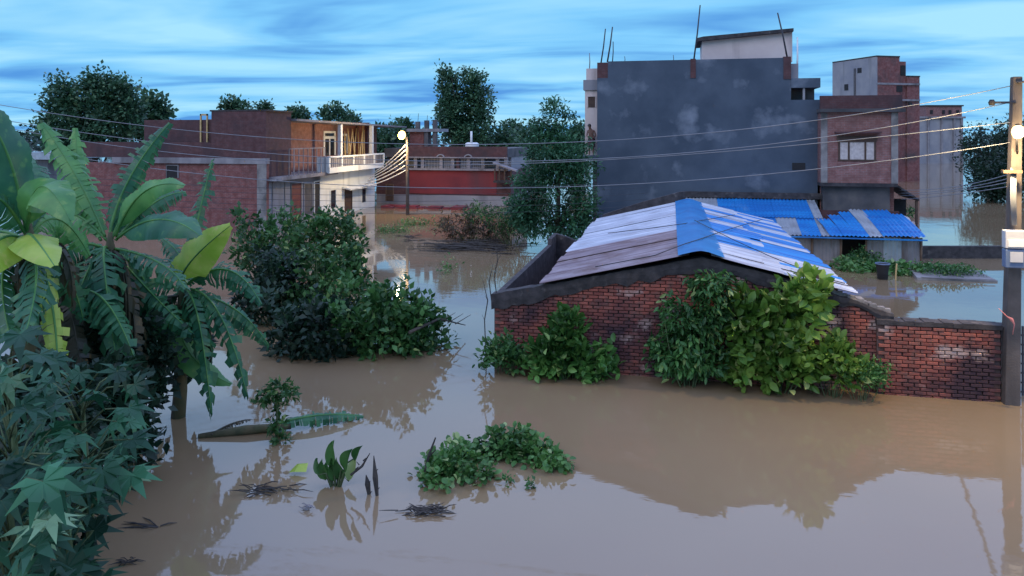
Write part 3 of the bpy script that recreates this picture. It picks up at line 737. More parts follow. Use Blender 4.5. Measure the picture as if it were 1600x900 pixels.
lbox('lit_window', 1428, 1431, 190, 193, -.05, -.012, 'bulb_white')
ow = thing('outer_wall', 'long dark low wall top just above the water behind the shed', 'wall', W(1500, 403)); 
b0 = W(1430, 404); b1 = W(1640, 404); zz = H-(385-HY)*(H/(404-HY))
d_ = (b1-b0).normalized(); n_ = Vector((-d_.y, d_.x, 0))*.25
MB().add([b0+Vector((0,0,-.6)), b1+Vector((0,0,-.6)), b1+n_+Vector((0,0,-.6)), b0+n_+Vector((0,0,-.6)), b0+Vector((0,0,zz)), b1+Vector((0,0,zz)), b1+n_+Vector((0,0,zz)), b0+n_+Vector((0,0,zz))], [(0,3,2,1),(4,5,6,7),(0,1,5,4),(1,2,6,5),(2,3,7,6),(3,0,4,7)]).make('wall_run', 'coping', ow)

# ================================================================== left brick building with white balcony
UL = -22.3
lv = onu(415, 250, UL).y
def uz(px, py, u): return onu(px, py, u).z
lbld = thing('balcony_building', 'long brick building with a whitewashed lower facade and lamp-lit white balcony', 'building', (UL-4, lv+4, 0))
T = onv(372, 174, lv).z; a330 = onv(330, 200, lv).x; bnd0 = onv(372, 256, lv).z; bnd1 = onv(372, 247, lv).z
vE = onu(585, 322, UL).y; vW = onu(500, 300, UL).y; vU = onu(455, 230, UL).y; fz = uz(545, 268, UL); tz3 = bnd1
# front (facing the water)
box('front_wall', (a330, lv, -.6), (UL-.002, lv+.35, bnd0), 'brick_far', lbld)
box('floor_band', (a330-6.5, lv-.08, bnd0), (UL+.05, lv+.35, bnd1), 'slab', lbld)
box('upper_front_wall', (a330, lv+.02, bnd1), (UL-.002, lv+.35, T), 'brick_dark', lbld)
box('corner_pier', (UL-.5, lv-.06, -.6), (UL+.06, lv-.001, bnd0-.002), 'cement', lbld)
aL = onv(214, 200, lv).x; aLL = onv(128, 200, lv).x
T2 = onv(270, 187, lv).z; T3 = onv(170, 222, lv).z
box('set_back_wall', (aL, lv+.6, bnd1), (a330-.002, lv+.95, T2), 'brick_dark', lbld)
box('left_wall', (aLL, lv+.1, -.6), (a330-.002, lv+.45, bnd0), 'brick_far', lbld)
box('left_parapet', (aLL, lv+.12, bnd1), (a330-.002, lv+.35, T3), 'brick_dark', lbld)
fr = MB(); q0 = onv(314, 222, lv+.55); q1 = onv(324, 186, lv+.55)
for a in (q0.x, q1.x): fr.box((a-.04, lv+.5, bnd1), (a+.04, lv+.58, q1.z+.3))
fr.box((q0.x-.04, lv+.5, q1.z+.2), (q1.x+.04, lv+.58, q1.z+.3)); fr.make('door_frame', 'bamboo', lbld)
wv = onv(268, 266, lv); opening(lbld, 'v', wv.x-.35, wv.x+.35, wv.z-.45, wv.z+.25, lv+.1, name='window', fmat='slab')
# right flank
box('flank_wall', (UL-.4, lv+.36, -.6), (UL, vW, fz-.1), 'plaster_far', lbld)
box('white_wall', (UL-.4, vW+.002, -.6), (UL+.03, vE, fz), 'whitewash', lbld)
box('end_wall', (UL-9, vE-.35, -.6), (UL-.402, vE-.002, T-.4), 'brick_far', lbld)
box('terrace_slab', (UL-3, lv+.36, fz+.004), (UL+.75, onu(512, 250, UL).y, fz+.2), 'slab', lbld)
vc = onu(412, 200, UL).y
box('upper_flank_wall', (UL-.35, lv+.36, fz+.21), (UL-.002, vU, T), 'brick_dark', lbld)
UR = UL-1.7
vD = onu(600, 200, UR).y
box('recessed_wall', (UR-.3, vU+.01, fz+.2), (UR, vD-1.6, uz(520, 192, UR)), 'brick_house', lbld)
box('upper_return', (UR-.3, vU-.3, fz+.21), (UL-.353, vU-.002, T-.02), 'brick_dark', lbld)
rz0 = uz(500, 191, UL); rz1 = uz(598, 199, UL+.2)
MB().prism_u([(lv, T+.002), (vU, T+.002), (vU, T+.09), (lv, T+.09)], a330-.1, UL+.1).make('roof_cap', 'coping', lbld)
MB().prism_u([(vU+.02, rz0+.02), (vD, rz1+.02), (vD, rz1+.13), (vU+.02, rz0+.15)], UR-4, UL+.35).make('porch_roof', 'slab', lbld)
# openings on the flank
def uop(px0, px1, py0, py1, u, **k):
    v0, v1 = onu(px0, py0, u).y, onu(px1, py0, u).y; z1 = uz((px0+px1)/2, py0, u); z0 = max(uz((px0+px1)/2, py1, u), -.4)
    return opening(lbld, 'u', v0, v1, z0, z1, u, sgn=1, **k)
uop(455, 470, 287, 345, UL, mat='reddoor', fmat='cement', name='door'); uop(475, 487, 287, 335, UL, mat='plaster_dark', fmat='plaster_far', name='shutter'); uop(491, 499, 284, 335, UL, mat='dark', fmat='whitewash', name='door')
uop(426, 444, 284, 345, UL, mat='plaster_far', fmat='cement', name='shutter')
box('flank_canopy', (UL, onu(418, 280, UL).y, uz(455, 279, UL)), (UL+.55, vW-.1, uz(455, 276, UL)), 'slab', lbld)
uop(516, 524, 297, 325, UL+.03, mat='glass', fmat='whitewash'); uop(565, 571, 291, 316, UL+.03, mat='glass', fmat='whitewash')
uop(539, 549, 297, 330, UL+.03, mat='darkwood', fmat='darkwood', name='door')
cv0 = onu(533, 292, UL).y; cv1 = onu(575, 292, UL).y; cz = uz(555, 291, UL)
MB().prism_v([(UL+.031, cz), (UL+.7, cz-.12), (UL+.7, cz-.02), (UL+.031, cz+.12)], cv0, cv1).make('door_canopy', 'whitewash', lbld)
# white balcony
UBc = UL+.95; b0v = onu(515, 255, UBc).y; b1v = onu(600, 255, UBc).y
zbt = uz(555, 242, UBc); zbb = uz(555, 266, UBc)
box('balcony_floor', (UL+.032, b0v, zbb), (UBc-.12, b1v, zbb+.16), 'whitewash', lbld)
bal = box('balcony_front', (UBc-.12, b0v, zbb-.02), (UBc, b1v, zbt-.72), 'whitewash', lbld)
box('rail', (UBc-.15, b0v-.05, zbt-.1), (UBc+.03, b1v+.05, zbt), 'whitewash', bal)
nb = 5
for i in range(nb+1): q = b0v+(b1v-b0v)*i/nb; box('rail_post', (UBc-.12, q-.09, zbt-.72), (UBc+.02, q+.09, zbt-.1), 'whitewash', bal)
for i in range(nb):
    q0_ = b0v+(b1v-b0v)*i/nb+.1; q1_ = b0v+(b1v-b0v)*(i+1)/nb-.1
    box('rail_panel', (UBc-.08, q0_, zbt-.715), (UBc-.04, q1_, zbt-.105), 'plaster_far', bal)
    for j in range(1, 6): qq = q0_+(q1_-q0_)*j/6; box('baluster', (UBc-.035, qq-.03, zbt-.715), (UBc-.01, qq+.03, zbt-.105), 'slab', bal)
box('balcony_end', (UL+.032, b1v-.12, zbb+.165), (UBc-.121, b1v, zbt-.02), 'whitewash', lbld); box('balcony_end', (UL+.032, b0v, zbb+.165), (UBc-.121, b0v+.12, zbt-.02), 'whitewash', lbld)
# terrace railing left of the balcony
vt0 = onu(452, 245, UL+.7).y; vt1 = b0v-.1
rl = box('terrace_rail', (UL+.66, vt0, uz(480, 231, UL+.7)-.06), (UL+.72, vt1, uz(480, 231, UL+.7)), 'slab', lbld)
for i in range(9): q = vt0+(vt1-vt0)*i/8; box('rail_post', (UL+.67, q-.03, fz+.2), (UL+.71, q+.03, uz(480, 231, UL+.7)-.06), 'slab', rl)
# porch posts, doors
for px in (531, 580): q = onu(px, 220, UL+.2); box('porch_post', (UL+.1, q.y-.13, fz+.2), (UL+.34, q.y+.13, (rz0+rz1)/2+.0), 'frame_white', lbld)
uop(507, 522, 217, 243, UR, mat='glass', fmat='frame_white', name='door', frame=.2, panes=2); uop(507, 522, 208, 214, UR, mat='glass', fmat='frame_white', frame=.15); uop(535, 541, 212, 240, UR, mat='glass', fmat='frame_white', frame=.15)
# bamboo poles leaning under the porch
rr = random.Random(9)
for i in range(15):
    px = 541+i*2.6+rr.uniform(-1, 1); lean = rr.uniform(-9, 9)
    uu = UL-.1-rr.uniform(0, .8)
    p = onu(px, 246, uu); q = onu(px+lean, 200+rr.uniform(-4, 7), uu-.25); p.z = fz+.2
    solo(MB().tube([p, p.lerp(q, .5)+Vector((rr.uniform(-.05, .05), 0, 0)), q], [.055, .05, .035], 6), 'bamboo_pole', 'bamboo', 'slender bamboo pole leaning with others under the porch roof above the balcony', 'pole', tuple(p), 'bamboo poles leaning under the porch', True)
q = onu(549, 246, UL+.1); sack((q.x, q.y, fz+.2), .3, .35, 1.0, 'dark', 'dark stuffed bundle standing beside the leaning bamboo poles', seed=4)

# ================================================================== red-walled house in the middle
RV = W(700, 320).y
def rx(px): return onv(px, 250, RV).x
def rz(py): return onv(700, py, RV).z
rh = thing('red_house', 'flat-roofed house with dark red painted wall and arched veranda screens', 'house', ((rx(590)+rx(800))/2, RV+4, 0))
box('wall', (rx(588), RV, -.6), (rx(798), RV+8, rz(305)), 'plaster_far', rh)
box('red_band', (rx(640), RV-.03, rz(303)), (rx(776), RV-.001, rz(266)), 'redpaint', rh); box('wall_upper', (rx(588), RV+.01, rz(305)+.002), (rx(798), RV+8, rz(266)), 'brick_dark', rh)
box('veranda_floor', (rx(588), RV-.25, rz(266)+.002), (rx(795), RV+8, rz(263)), 'slab', rh)
box('veranda_back', (rx(592), RV+1.6, rz(263)), (rx(792), RV+7.8, rz(246)), 'plaster_far', rh)
box('parapet', (rx(636), RV-.2, rz(246)), (rx(793), RV+.05, rz(229)), 'brick_dark', rh); box('roof', (rx(600), RV+.06, rz(246)+.003), (rx(793), RV+7.9, rz(232)), 'plaster_dark', rh)
box('parapet_ledge', (rx(635), RV-.3, rz(247)), (rx(794), RV-.201, rz(245)), 'slab', rh)
for px in (650, 661, 690, 708, 716, 733, 755, 778, 791): box('veranda_column', (rx(px)-.13, RV-.15, rz(263)), (rx(px)+.13, RV+.1, rz(246)), 'slab' if px != 716 else 'brick_dark', rh)
def arch(px):
    mb = MB(); c = Vector((rx(px), RV-.32, rz(246))); n = 12; r = 7*RV/F
    for i in range(n+1): a = math.pi*i/n; mb.v += [(c.x+r*math.cos(a), c.y, c.z+r*.8*math.sin(a)), (c.x+r*.72*math.cos(a), c.y, c.z+r*.55*math.sin(a)), (c.x+r*math.cos(a), c.y+.1, c.z+r*.8*math.sin(a))]
    for i in range(n): mb.f += [(3*i, 3*i+3, 3*i+4, 3*i+1), (3*i, 3*i+2, 3*i+5, 3*i+3)]
    mb.make('arch', 'plaster_far', rh)
for px in (690, 733): arch(px)
for p0, p1 in ((665, 688), (692, 706), (718, 731), (736, 753)):
    fr = MB(); n = 5
    for i in range(n+1): q = rx(p0)+(rx(p1)-rx(p0))*i/n; fr.box((q-.03, RV+.02, rz(263)), (q+.03, RV+.06, rz(247)))
    for z in (262, 256, 250): fr.box((rx(p0), RV+.062, rz(z)), (rx(p1), RV+.09, rz(z)+.06))
    fr.make('veranda_screen', 'plaster_far', rh)
opening(rh, 'v', rx(604), rx(614), rz(316), rz(290), RV, name='door', mat='darkwood', fmat='wood', sgn=-1)
# broken side balcony on its right end
box('side_porch', (rx(776), RV-1.1, rz(283)), (rx(806), RV-.32, rz(280)), 'coping', rh)
for px in (778, 785, 793, 803): box('porch_bar', (rx(px)-.05, RV-1.05, rz(280)), (rx(px)+.05, RV-.95, rz(262)), 'darkwood', rh)
MB().prism_v([(rx(776), rz(252)), (rx(812), rz(264)), (rx(812), rz(266)), (rx(776), rz(254))], RV-1.3, RV-.32).make('porch_roof', 'slab', rh)
# unfinished hut and columns on its roof
hut = thing('rooftop_hut', 'small unfinished brick hut with bare columns on the red house roof', 'hut', (rx(666), RV+4, rz(232)))
def hx(px): return onv(px, 210, RV+4).x
def hzf(py): return onv(700, py, RV+4).z
box('brick_wall', (hx(640), RV+4, rz(232)), (hx(662), RV+6, hzf(206)), 'brick_far', hut); box('roof_slab', (hx(637), RV+3.7, hzf(206)+.002), (hx(688), RV+6.3, hzf(201)), 'plaster_far', hut)
for px, t in ((653, 190), (667, 188), (680, 187)): box('column', (hx(px)-.17, RV+3.8, rz(232) if px > 660 else hzf(201)), (hx(px)+.17, RV+4.15, hzf(t)), 'plaster_dark', hut)
for px, t in ((653, 177), (667, 180), (680, 176)): MB().tube([(hx(px), RV+4, hzf(t+14)), (hx(px)+.05, RV+4, hzf(t))], .02, 4).make('rebar', 'rod', hut)
tk = thing('water_tank', 'low white water tank with upright pipe on the red house roof', 'tank', (rx(729), RV+2, rz(232)))
MB().tube([(rx(727), RV+2, rz(232)), (rx(727), RV+2, rz(225)), (rx(727), RV+2, rz(223))], [.55, .55, .4], 14).make('barrel', 'tank_white', tk, True); MB().tube([(rx(728), RV+1.6, rz(232)), (rx(728), RV+1.6, rz(205))], .09, 8).make('pipe', 'tank_white', tk, True)
sh = MB(); c = W(665, 326); rr = random.Random(8)
for i in range(26):
    a = rr.uniform(-3.2, 3.2); sh.box((c.x+a-.3, c.y+rr.uniform(-.5, .5), .0), (c.x+a+rr.uniform(.1, .6), c.y+rr.uniform(.5, 1), rr.uniform(.05, .22)))
solo(sh, 'debris_bank', 'redpaint', 'low red-brown heap of rubble at the foot of the red wall', 'rubble', (c.x, c.y, 0))

# ================================================================== far left house
fl = thing('far_hut', 'distant low hut with grey sheet roof seen between the banana leaves', 'hut', W(60, 300)); 
def lbx(name, p0, p1, y0, y1, d0, d1, mat):
    a, b = P(p0, y0, d0), P(p1, y1, d0); e2 = P(p0, y0, d1)
    return box(name, (a.x, a.y, a.z), (b.x, e2.y, max(b.z, -.4)), mat, fl)
lbx('wall', 30, 84, 250, 305, 58, 64, 'plaster_far'); lbx('roof', 22, 92, 238, 249, 57, 65, 'zinc_sheet')

# ================================================================== utility pole on the right
PB = W(1577, 630); PT = P(1588, 120, 15.1)
pole = thing('utility_pole', 'concrete utility pole with glowing lamp and meter boxes beside the brick boundary wall', 'pole', (PB.x, PB.y, 0))
pb = Vector((PB.x, PB.y, -.6))
mb = MB()
for i in range(9):
    t = i/8; p = pb.lerp(PT, t); h = .15+(.085-.15)*t
    mb.v += [(p.x-h, p.y-h, p.z), (p.x+h, p.y-h, p.z), (p.x+h, p.y+h, p.z), (p.x-h, p.y+h, p.z)]
for i in range(8):
    for j in range(4): mb.f.append((i*4+j, i*4+(j+1) % 4, i*4+4+(j+1) % 4, i*4+4+j))
mb.f += [(32, 33, 34, 35), (3, 2, 1, 0)]
mb.make('shaft', 'concrete_pole', pole, bevel=.02)
def pp(px, py, d=14.75): return P(px, py, d)
a = pp(1584, 375); bx1 = MB().box((a.x-.19, a.y-.12, a.z-.16), (a.x+.19, a.y+.08, a.z+.2)).make('meter_box', 'meter_grey', pole, bevel=.02); MB().box((a.x-.15, a.y-.14, a.z-.12), (a.x+.13, a.y-.121, a.z+.02)).make('cover', 'frame_white', bx1)
a = pp(1585, 402); bx2 = MB().box((a.x-.2, a.y-.12, a.z-.2), (a.x+.2, a.y+.08, a.z+.17)).make('meter_box', 'meter_blue', pole, bevel=.02); MB().box((a.x-.13, a.y-.14, a.z-.08), (a.x+.1, a.y-.121, a.z+.12)).make('window', 'meter_grey', bx2)
a = pp(1577, 497); MB().tube([a+Vector((-.22, -.08, .2)), a+Vector((-.08, -.1, .05)), a+Vector((0, -.1, 0)), a+Vector((.05, -.1, -.1)), a+Vector((.02, -.1, -.3))], [.006, .012, .035, .012, .006], 6).make('ribbon', 'cloth_pink', pole, True)
for py, l in ((128, .28), (157, -.5), (192, .3)):
    c = PT.lerp(pb, (py-120)/510.0); br = MB().tube([c+Vector((-.05, -.12, 0)), c+Vector((l, -.16, 0))], .025, 6).make('bracket', 'rod', pole, True)
    MB().tube([c+Vector((l, -.16, -.06)), c+Vector((l, -.16, 0)), c+Vector((l, -.16, .06))], [.05, .07, .04], 8).make('insulator', 'dark', br, True)
LP = P(1591, 206, 14.25)
ar = MB().tube([PT.lerp(pb, .18)+Vector((0, -.1, -.25)), LP+Vector((.05, .2, -.05)), LP+Vector((0, .05, .12))], .02, 6).make('lamp_arm', 'rod', pole, True)
MB().tube([LP+Vector((0, .05, .14)), LP+Vector((0, .02, .09)), LP+Vector((0, 0, .06))], [.04, .06, .05], 10).make('lamp_holder', 'dark', ar, True)
def ball(c, r, name, mat, parent):
    mb = MB(); n, m = 12, 8
    for j in range(m+1):
        t = math.pi*j/m
        for i in range(n): q = 2*math.pi*i/n; mb.v.append((c.x+r*math.sin(t)*math.cos(q), c.y+r*math.sin(t)*math.sin(q), c.z-r*1.15*math.cos(t)))
    for j in range(m):
        for i in range(n): mb.f.append((j*n+i, j*n+(i+1) % n, (j+1)*n+(i+1) % n, (j+1)*n+i))
    return mb.make(name, mat, parent, True)
ball(LP, .115, 'bulb', 'bulb', ar)
def lamp(parent, loc, watts, col=(1, .72, .36), r=.13):
    l = bpy.data.lights.new('lamp_light', 'POINT'); l.energy = watts; l.color = col; l.shadow_soft_size = r
    o = bpy.data.objects.new('lamp_light', l); COL.objects.link(o); o.parent = parent; o.location = Vector(loc)-ORG[parent.name]
lamp(pole, LP+Vector((-.02, -.14, -.1)), 800)
cw_ = MB()
for i in range(5): cw_.tube([pp(1583+i*1.8-3, 262+i*2), pp(1579+i*2, 310), pp(1582+i*1.5, 352)], .012, 5)
cw_.make('cable_bundle', 'cable', pole, True)
MB().box(pp(1568, 268)-Vector((.02, .05, .03)), pp(1592, 268)+Vector((.02, .0, .03))).make('cross_arm', 'wood', pole)

# mid street lamp
MP = W(637, 336); MPT = P(636, 214, MP.dot(Vector((-S_, C_, 0))))
ml = thing('street_lamp', 'slim street lamp pole glowing beside the white balcony', 'street lamp', (MP.x, MP.y, 0))
MB().tube([(MP.x, MP.y, -.5), tuple(MP.lerp(MPT, .5)), tuple(MPT)], [.13, .11, .08], 8).make('shaft', 'concrete_pole', ml, True)
ML = P(628, 211, MP.dot(Vector((-S_, C_, 0)))-.4)
arm = MB().tube([tuple(MPT-Vector((0, 0, .3))), tuple(MPT+Vector((-.1, -.1, .05))), tuple(ML+Vector((0, 0, .2)))], .04, 6).make('lamp_arm', 'rod', ml, True)
ball(ML, .26, 'bulb', 'bulb', arm); lamp(ml, ML+Vector((-.1, -.35, -.2)), 900, r=.28)
# fan of cables from the lamp pole to the balcony house
for i in range(6):
    d0 = MP.dot(Vector((-S_, C_, 0))); p = P(634, 226+i*8, d0); q = onu(586-i*4, 268+i*5, UL+1.05)
    m = p.lerp(q, .5)-Vector((0, 0, .28))
    pts = [(1-t)**2*p+2*t*(1-t)*m+t*t*q for t in (0, .2, .4, .6, .8, 1)]
    solo(MB().tube(pts, .035, 5), 'service_cable', 'frame_white', 'lamp-lit service cable strung between the street lamp and the balcony building', 'cable', tuple(p), 'cables between street lamp and balcony', True)

# ================================================================== overhead lines
def cable(pts, r, label, group, dl, dr=15.1, x0=None, x1=None, mat='cable', name='power_line'):
    xs = np.array([p[0] for p in pts], float); ys = np.array([p[1] for p in pts], float); co = np.polyfit(xs, ys, min(3, len(pts)-1))
    a, b = (x0 if x0 is not None else xs.min()), (x1 if x1 is not None else xs.max()); ps = []
    for x in np.linspace(b, a, 44):
        t = (xs.max()-x)/(xs.max()-xs.min()); d = 1/((1-t)/dr+t/dl); ps.append(P(x, float(np.polyval(co, x)), d))
    return solo(MB().tube(ps, r, 4), name, mat, label, 'power line', tuple(ps[0]), group, True)
G = 'overhead power lines'; LB = 'thin grey overhead power line sagging across in front of the houses'
cable([(-60, 155), (65, 172), (380, 212), (820, 227), (1160, 200), (1588, 133)], .008, 'thin grey power line fixed at the very top of the concrete pole', G, 19)
cable([(-60, 178), (90, 197), (380, 240), (820, 250), (1160, 231), (1586, 158)], .008, 'thin grey power line fixed to the long bracket arm of the concrete pole', G, 19)
cable([(-60, 190), (150, 214), (380, 250), (820, 264), (1240, 219), (1588, 193)], .008, 'thin grey power line meeting the concrete pole just above its lamp', G, 19)
cable([(-60, 215), (130, 245), (380, 280), (820, 294), (1240, 267), (1585, 222)], .008, 'thin grey power line meeting the concrete pole just below its lamp', G, 19)
G2 = 'low cables to the pole'; LB2 = 'low slack cable reaching the pole from the curtained brick house'
for i, (y0, y1, y2) in enumerate(((297, 292, 270), (302, 296, 277), (306, 299, 283), (312, 304, 290))): cable([(1402, y0), (1490, y1), (1583, y2)], .010, LB2, G2, 36)
G3 = 'thin wires before the white facade'; LB3 = 'very thin dark wire crossing in front of the whitewashed facade'
for i in range(5): y = 296+i*9; cable([(-60, y-40+i*3), (250, y-10), (520, y), (700, y-2+i), (1010, y-12)], .006, LB3, G3, 21, 30, mat='cable_dark')
for a, b, c in (((930, 440), (1080, 372), (1240, 330)), ((1085, 345), (1190, 400), (1320, 448)), ((950, 365), (1150, 345), (1290, 300))):
    pts = []
    for t in np.linspace(0, 1, 14):
        q = Vector((1-t)**2*np.array(a)+2*t*(1-t)*np.array(b)+t*t*np.array(c)) if False else np.array(a)*(1-t)**2+2*t*(1-t)*np.array(b)+t*t*np.array(c)
        best = None
        for v in np.linspace(VF, VB, 90):
            p = onv(q[0], q[1], v)
            if LE.x < p.x < RE.x and p.z <= hz(p.x)+.10: best = p; break
        if best is not None: best.z = hz(best.x)+.11; pts.append(best)
    if len(pts) > 3: solo(MB().tube(pts, .011, 4), 'roof_wire', 'cable_dark', 'loose black wire lying over the corrugated roof of the brick house', 'wire', tuple(pts[0]), 'loose wires on the roof', True)

# ================================================================== person on the ledge of the grey building
def person():
    b = onv(924, 238, GV+.45); z0 = 4.41
    t = thing('person', 'bare-chested person in dark lower clothes looking down from the grey building ledge', 'person', (b.x, b.y, z0))
    J = {'pel': (0, 0, .80), 'sp': (0, 0, 1.0), 'ch': (-.02, -.03, 1.22), 'nk': (-.05, -.06, 1.38), 'hd': (-.08, -.10, 1.47), 'top': (-.09, -.12, 1.60),
         'hl': (-.09, 0, .76), 'kl': (-.10, -.04, .44), 'al': (-.10, 0, .08), 'tl': (-.11, -.13, .03), 'hr': (.09, 0, .76), 'kr': (.10, -.03, .44), 'ar': (.10, 0, .08), 'tr': (.11, -.13, .03),
         'sl': (-.19, -.03, 1.27), 'el': (-.23, -.12, 1.02), 'wl': (-.15, -.28, .95), 'fl': (-.12, -.36, .94), 'sr': (.16, -.03, 1.27), 'er': (.22, -.08, 1.0), 'wr': (.14, -.26, .93), 'fr': (.1, -.34, .92)}
    Rr = {'pel': .12, 'sp': .11, 'ch': .13, 'nk': .05, 'hd': .085, 'top': .07, 'hl': .085, 'kl': .055, 'al': .04, 'tl': .035, 'hr': .085, 'kr': .055, 'ar': .04, 'tr': .035, 'sl': .05, 'el': .04, 'wl': .028, 'fl': .03, 'sr': .05, 'er': .04, 'wr': .028, 'fr': .03}
    E_ = [('pel','sp'),('sp','ch'),('ch','nk'),('nk','hd'),('hd','top'),('pel','hl'),('hl','kl'),('kl','al'),('al','tl'),('pel','hr'),('hr','kr'),('kr','ar'),('ar','tr'),('ch','sl'),('sl','el'),('el','wl'),('wl','fl'),('ch','sr'),('sr','er'),('er','wr'),('wr','fr')]
    ks = list(J); me = bpy.data.meshes.new('body'); me.from_pydata([J[k] for k in ks], [(ks.index(a), ks.index(b)) for a, b in E_], [])
    o = link('body', me, 'skin', t); md = o.modifiers.new('skin', 'SKIN'); md.use_smooth_shade = True
    for i, k in enumerate(ks): me.skin_vertices[0].data[i].radius = (Rr[k], Rr[k])
    me.skin_vertices[0].data[0].use_root = True
    s = o.modifiers.new('sub', 'SUBSURF'); s.levels = 1; s.render_levels = 2
    h = MB()
    for j in range(6):
        th = math.pi*.55*j/5
        for i in range(10): q = 2*math.pi*i/10; h.v.append((-.09+.1*math.sin(th)*math.cos(q), -.10+.11*math.sin(th)*math.sin(q), 1.53+.12*math.cos(th)))
    for j in range(5):
        for i in range(10): h.f.append((j*10+i, j*10+(i+1) % 10, (j+1)*10+(i+1) % 10, (j+1)*10+i))
    h.make('hair', 'hair', t, True, local=True)
    l = MB()
    for z, r in ((.95, .15), (.8, .18), (.6, .19), (.42, .20)):
        for i in range(12): q = 2*math.pi*i/12; l.v.append((r*1.05*math.cos(q), -.01+r*.85*math.sin(q), z))
    for j in range(3):
        for i in range(12): l.f.append((j*12+i, (j+1)*12+i, (j+1)*12+(i+1) % 12, j*12+(i+1) % 12))
    l.make('wrap_skirt', 'cloth_dark', t, True, local=True)
person()

# ================================================================== trees and woods
def bl(px, py, d, rx, ry, rd=None):
    c = P(px, py, d); k = d/F
    return (c.x, c.y, c.z, rx*k, rd if rd is not None else (rx+ry)/2*k, ry*k)
def foot(px, d): c = P(px, 300, d); return (c.x, c.y, 0)
tree('tall_tree', 'tall twin-crowned tree rising behind the red house', foot(722, 88), 13,
     [bl(712, 185, 88, 30, 45), bl(702, 128, 88, 20, 28), bl(738, 140, 88, 24, 28), bl(752, 165, 88, 22, 34), bl(700, 160, 88, 18, 30), bl(735, 205, 88, 45, 28), bl(690, 120, 88, 9, 14), bl(725, 112, 88, 10, 10)], 330, 44, .36, .37, 'leaf_tree', 1, tr=.32, wr=.7, shell=.55)
tree('feathery_tree', 'bushy green tree standing in water before the grey building', foot(868, 34.5), 7,
     [bl(868, 245, 34.5, 44, 40), bl(862, 180, 34.5, 10, 26), bl(840, 200, 34.5, 9, 10), bl(885, 182, 34.5, 12, 8), bl(860, 205, 34.5, 34, 22), bl(845, 285, 34.5, 45, 30), bl(900, 265, 34.5, 32, 50), bl(835, 340, 34.5, 40, 30), bl(890, 350, 34.5, 42, 35), bl(815, 330, 34.5, 18, 30), bl(915, 325, 34.5, 22, 35)], 520, 24, .19, .24, 'leaf_neem', 2, tr=.13, wr=.4, tpl=LEAF, shell=.6, nl=26)
tree('dark_tree', 'broad dark tree with ragged top behind the left brick parapet', foot(150, 62), 10,
     [bl(150, 190, 62, 55, 45), bl(105, 155, 62, 34, 28), bl(155, 130, 62, 22, 25), bl(178, 150, 62, 30, 28), bl(90, 130, 62, 12, 14), bl(195, 175, 62, 22, 30), bl(110, 205, 62, 50, 35), bl(75, 160, 62, 14, 14)], 330, 44, .38, .37, 'leaf_tree', 3, tr=.3, wr=.6, shell=.4)
tree('round_tree', 'rounded dark tree beside the broad ragged tree over the parapet', foot(232, 70), 9, [bl(235, 172, 70, 24, 22), bl(228, 195, 70, 30, 24), bl(245, 185, 70, 18, 20)], 200, 20, .38, .5, 'leaf_tree', 4, tr=.25, wr=.65)
G = 'small trees over the rooftops'
for i, (x, y, rx, ry, d, lab) in enumerate(((370, 163, 20, 11, 95, 'small flat-topped tree just over the high brick parapet'), (413, 172, 9, 9, 100, 'tiny bushy tree peeping over the brick parapet edge'), (464, 176, 14, 9, 100, 'low thin tree beyond the porch roof parapet'), (520, 177, 20, 16, 92, 'leaning twin-lobed dark tree behind the porch roof'),
        (545, 188, 14, 8, 100, 'small dark crown touching the end of the porch roof'), (632, 200, 12, 12, 95, 'small tree crown just above the street lamp bulb'), (600, 215, 26, 22, 80, 'dense green tree between porch and street lamp'), (800, 200, 14, 12, 110, 'pointed small tree between tall tree and feathery tree'),
        (832, 207, 18, 14, 105, 'low broad tree right behind the feathery tree'), (785, 222, 30, 18, 90, 'wide dark tree filling the gap behind the red house end'), (905, 205, 12, 14, 110, 'slim tree against the beige bay of the grey building'))):
    tree('small_tree', lab, foot(x, d), 6, [bl(x, y, d, rx, ry), bl(x-rx*.4, y+ry*.6, d, rx*.8, ry), bl(x+rx*.5, y+ry*.7, d, rx*.7, ry*.9), (lambda q: (q[0], q[1], 3, rx*d/F, rx*d/F, 3))(bl(x, y, d, rx, ry))], 130, 16, .35, .58, 'leaf_tree', 20+i, tr=.18, group=G, nl=6)
for i, (x, y, rx, ry, d, lab) in enumerate(((1545, 225, 42, 36, 75, 'dark spreading tree behind the glowing pole lamp'), (1590, 215, 30, 35, 68, 'dark tree directly behind the concrete pole'), (1640, 235, 50, 50, 64, 'dark tree to the outer side of the concrete pole'), (1555, 280, 34, 26, 60, 'low dark bush at the water under the spreading tree'))):
    tree('bank_tree', lab, foot(x, d), 6, [bl(x, y, d, rx, ry), bl(x-rx*.4, y+ry*.5, d, rx*.8, ry), bl(x+rx*.4, y+ry*.6, d, rx*.8, ry*.8), (lambda q: (q[0], q[1], 2.2, rx*d/F, rx*d/F*.7, 2.2))(bl(x, y, d, rx, ry))], 220, 18, .3, .32, 'leaf_dark', 40+i, tr=.25, group='dark trees on the far right bank', nl=10)
# far woods that read as one mass
rng = np.random.default_rng(7); pos = []
for i in range(260):
    px = rng.uniform(-500, 2100); d = rng.uniform(170, 260); c = P(px, 210, d); h = rng.uniform(4.5, 8.2); r = rng.uniform(2, 5)
    k = 60; q = rng.normal(size=(k, 3)); q = unit(q)*rng.random((k, 1))**.4
    pos.append(np.array([c.x, c.y, h*.5])+q*np.array([r, r, h*.5]))
pos = np.concatenate(pos); g = rng.normal(size=pos.shape)
vs, fs = leaf_arrays(rng, pos, g, rng.uniform(.7, 1.6, len(pos)), .8, CARD)
fw = link('distant_woods', np_mesh('distant_woods', vs, fs), 'leaf_far'); fw['kind'] = 'stuff'; tag(fw, 'far-off dark green line of woods along the horizon', 'woods')

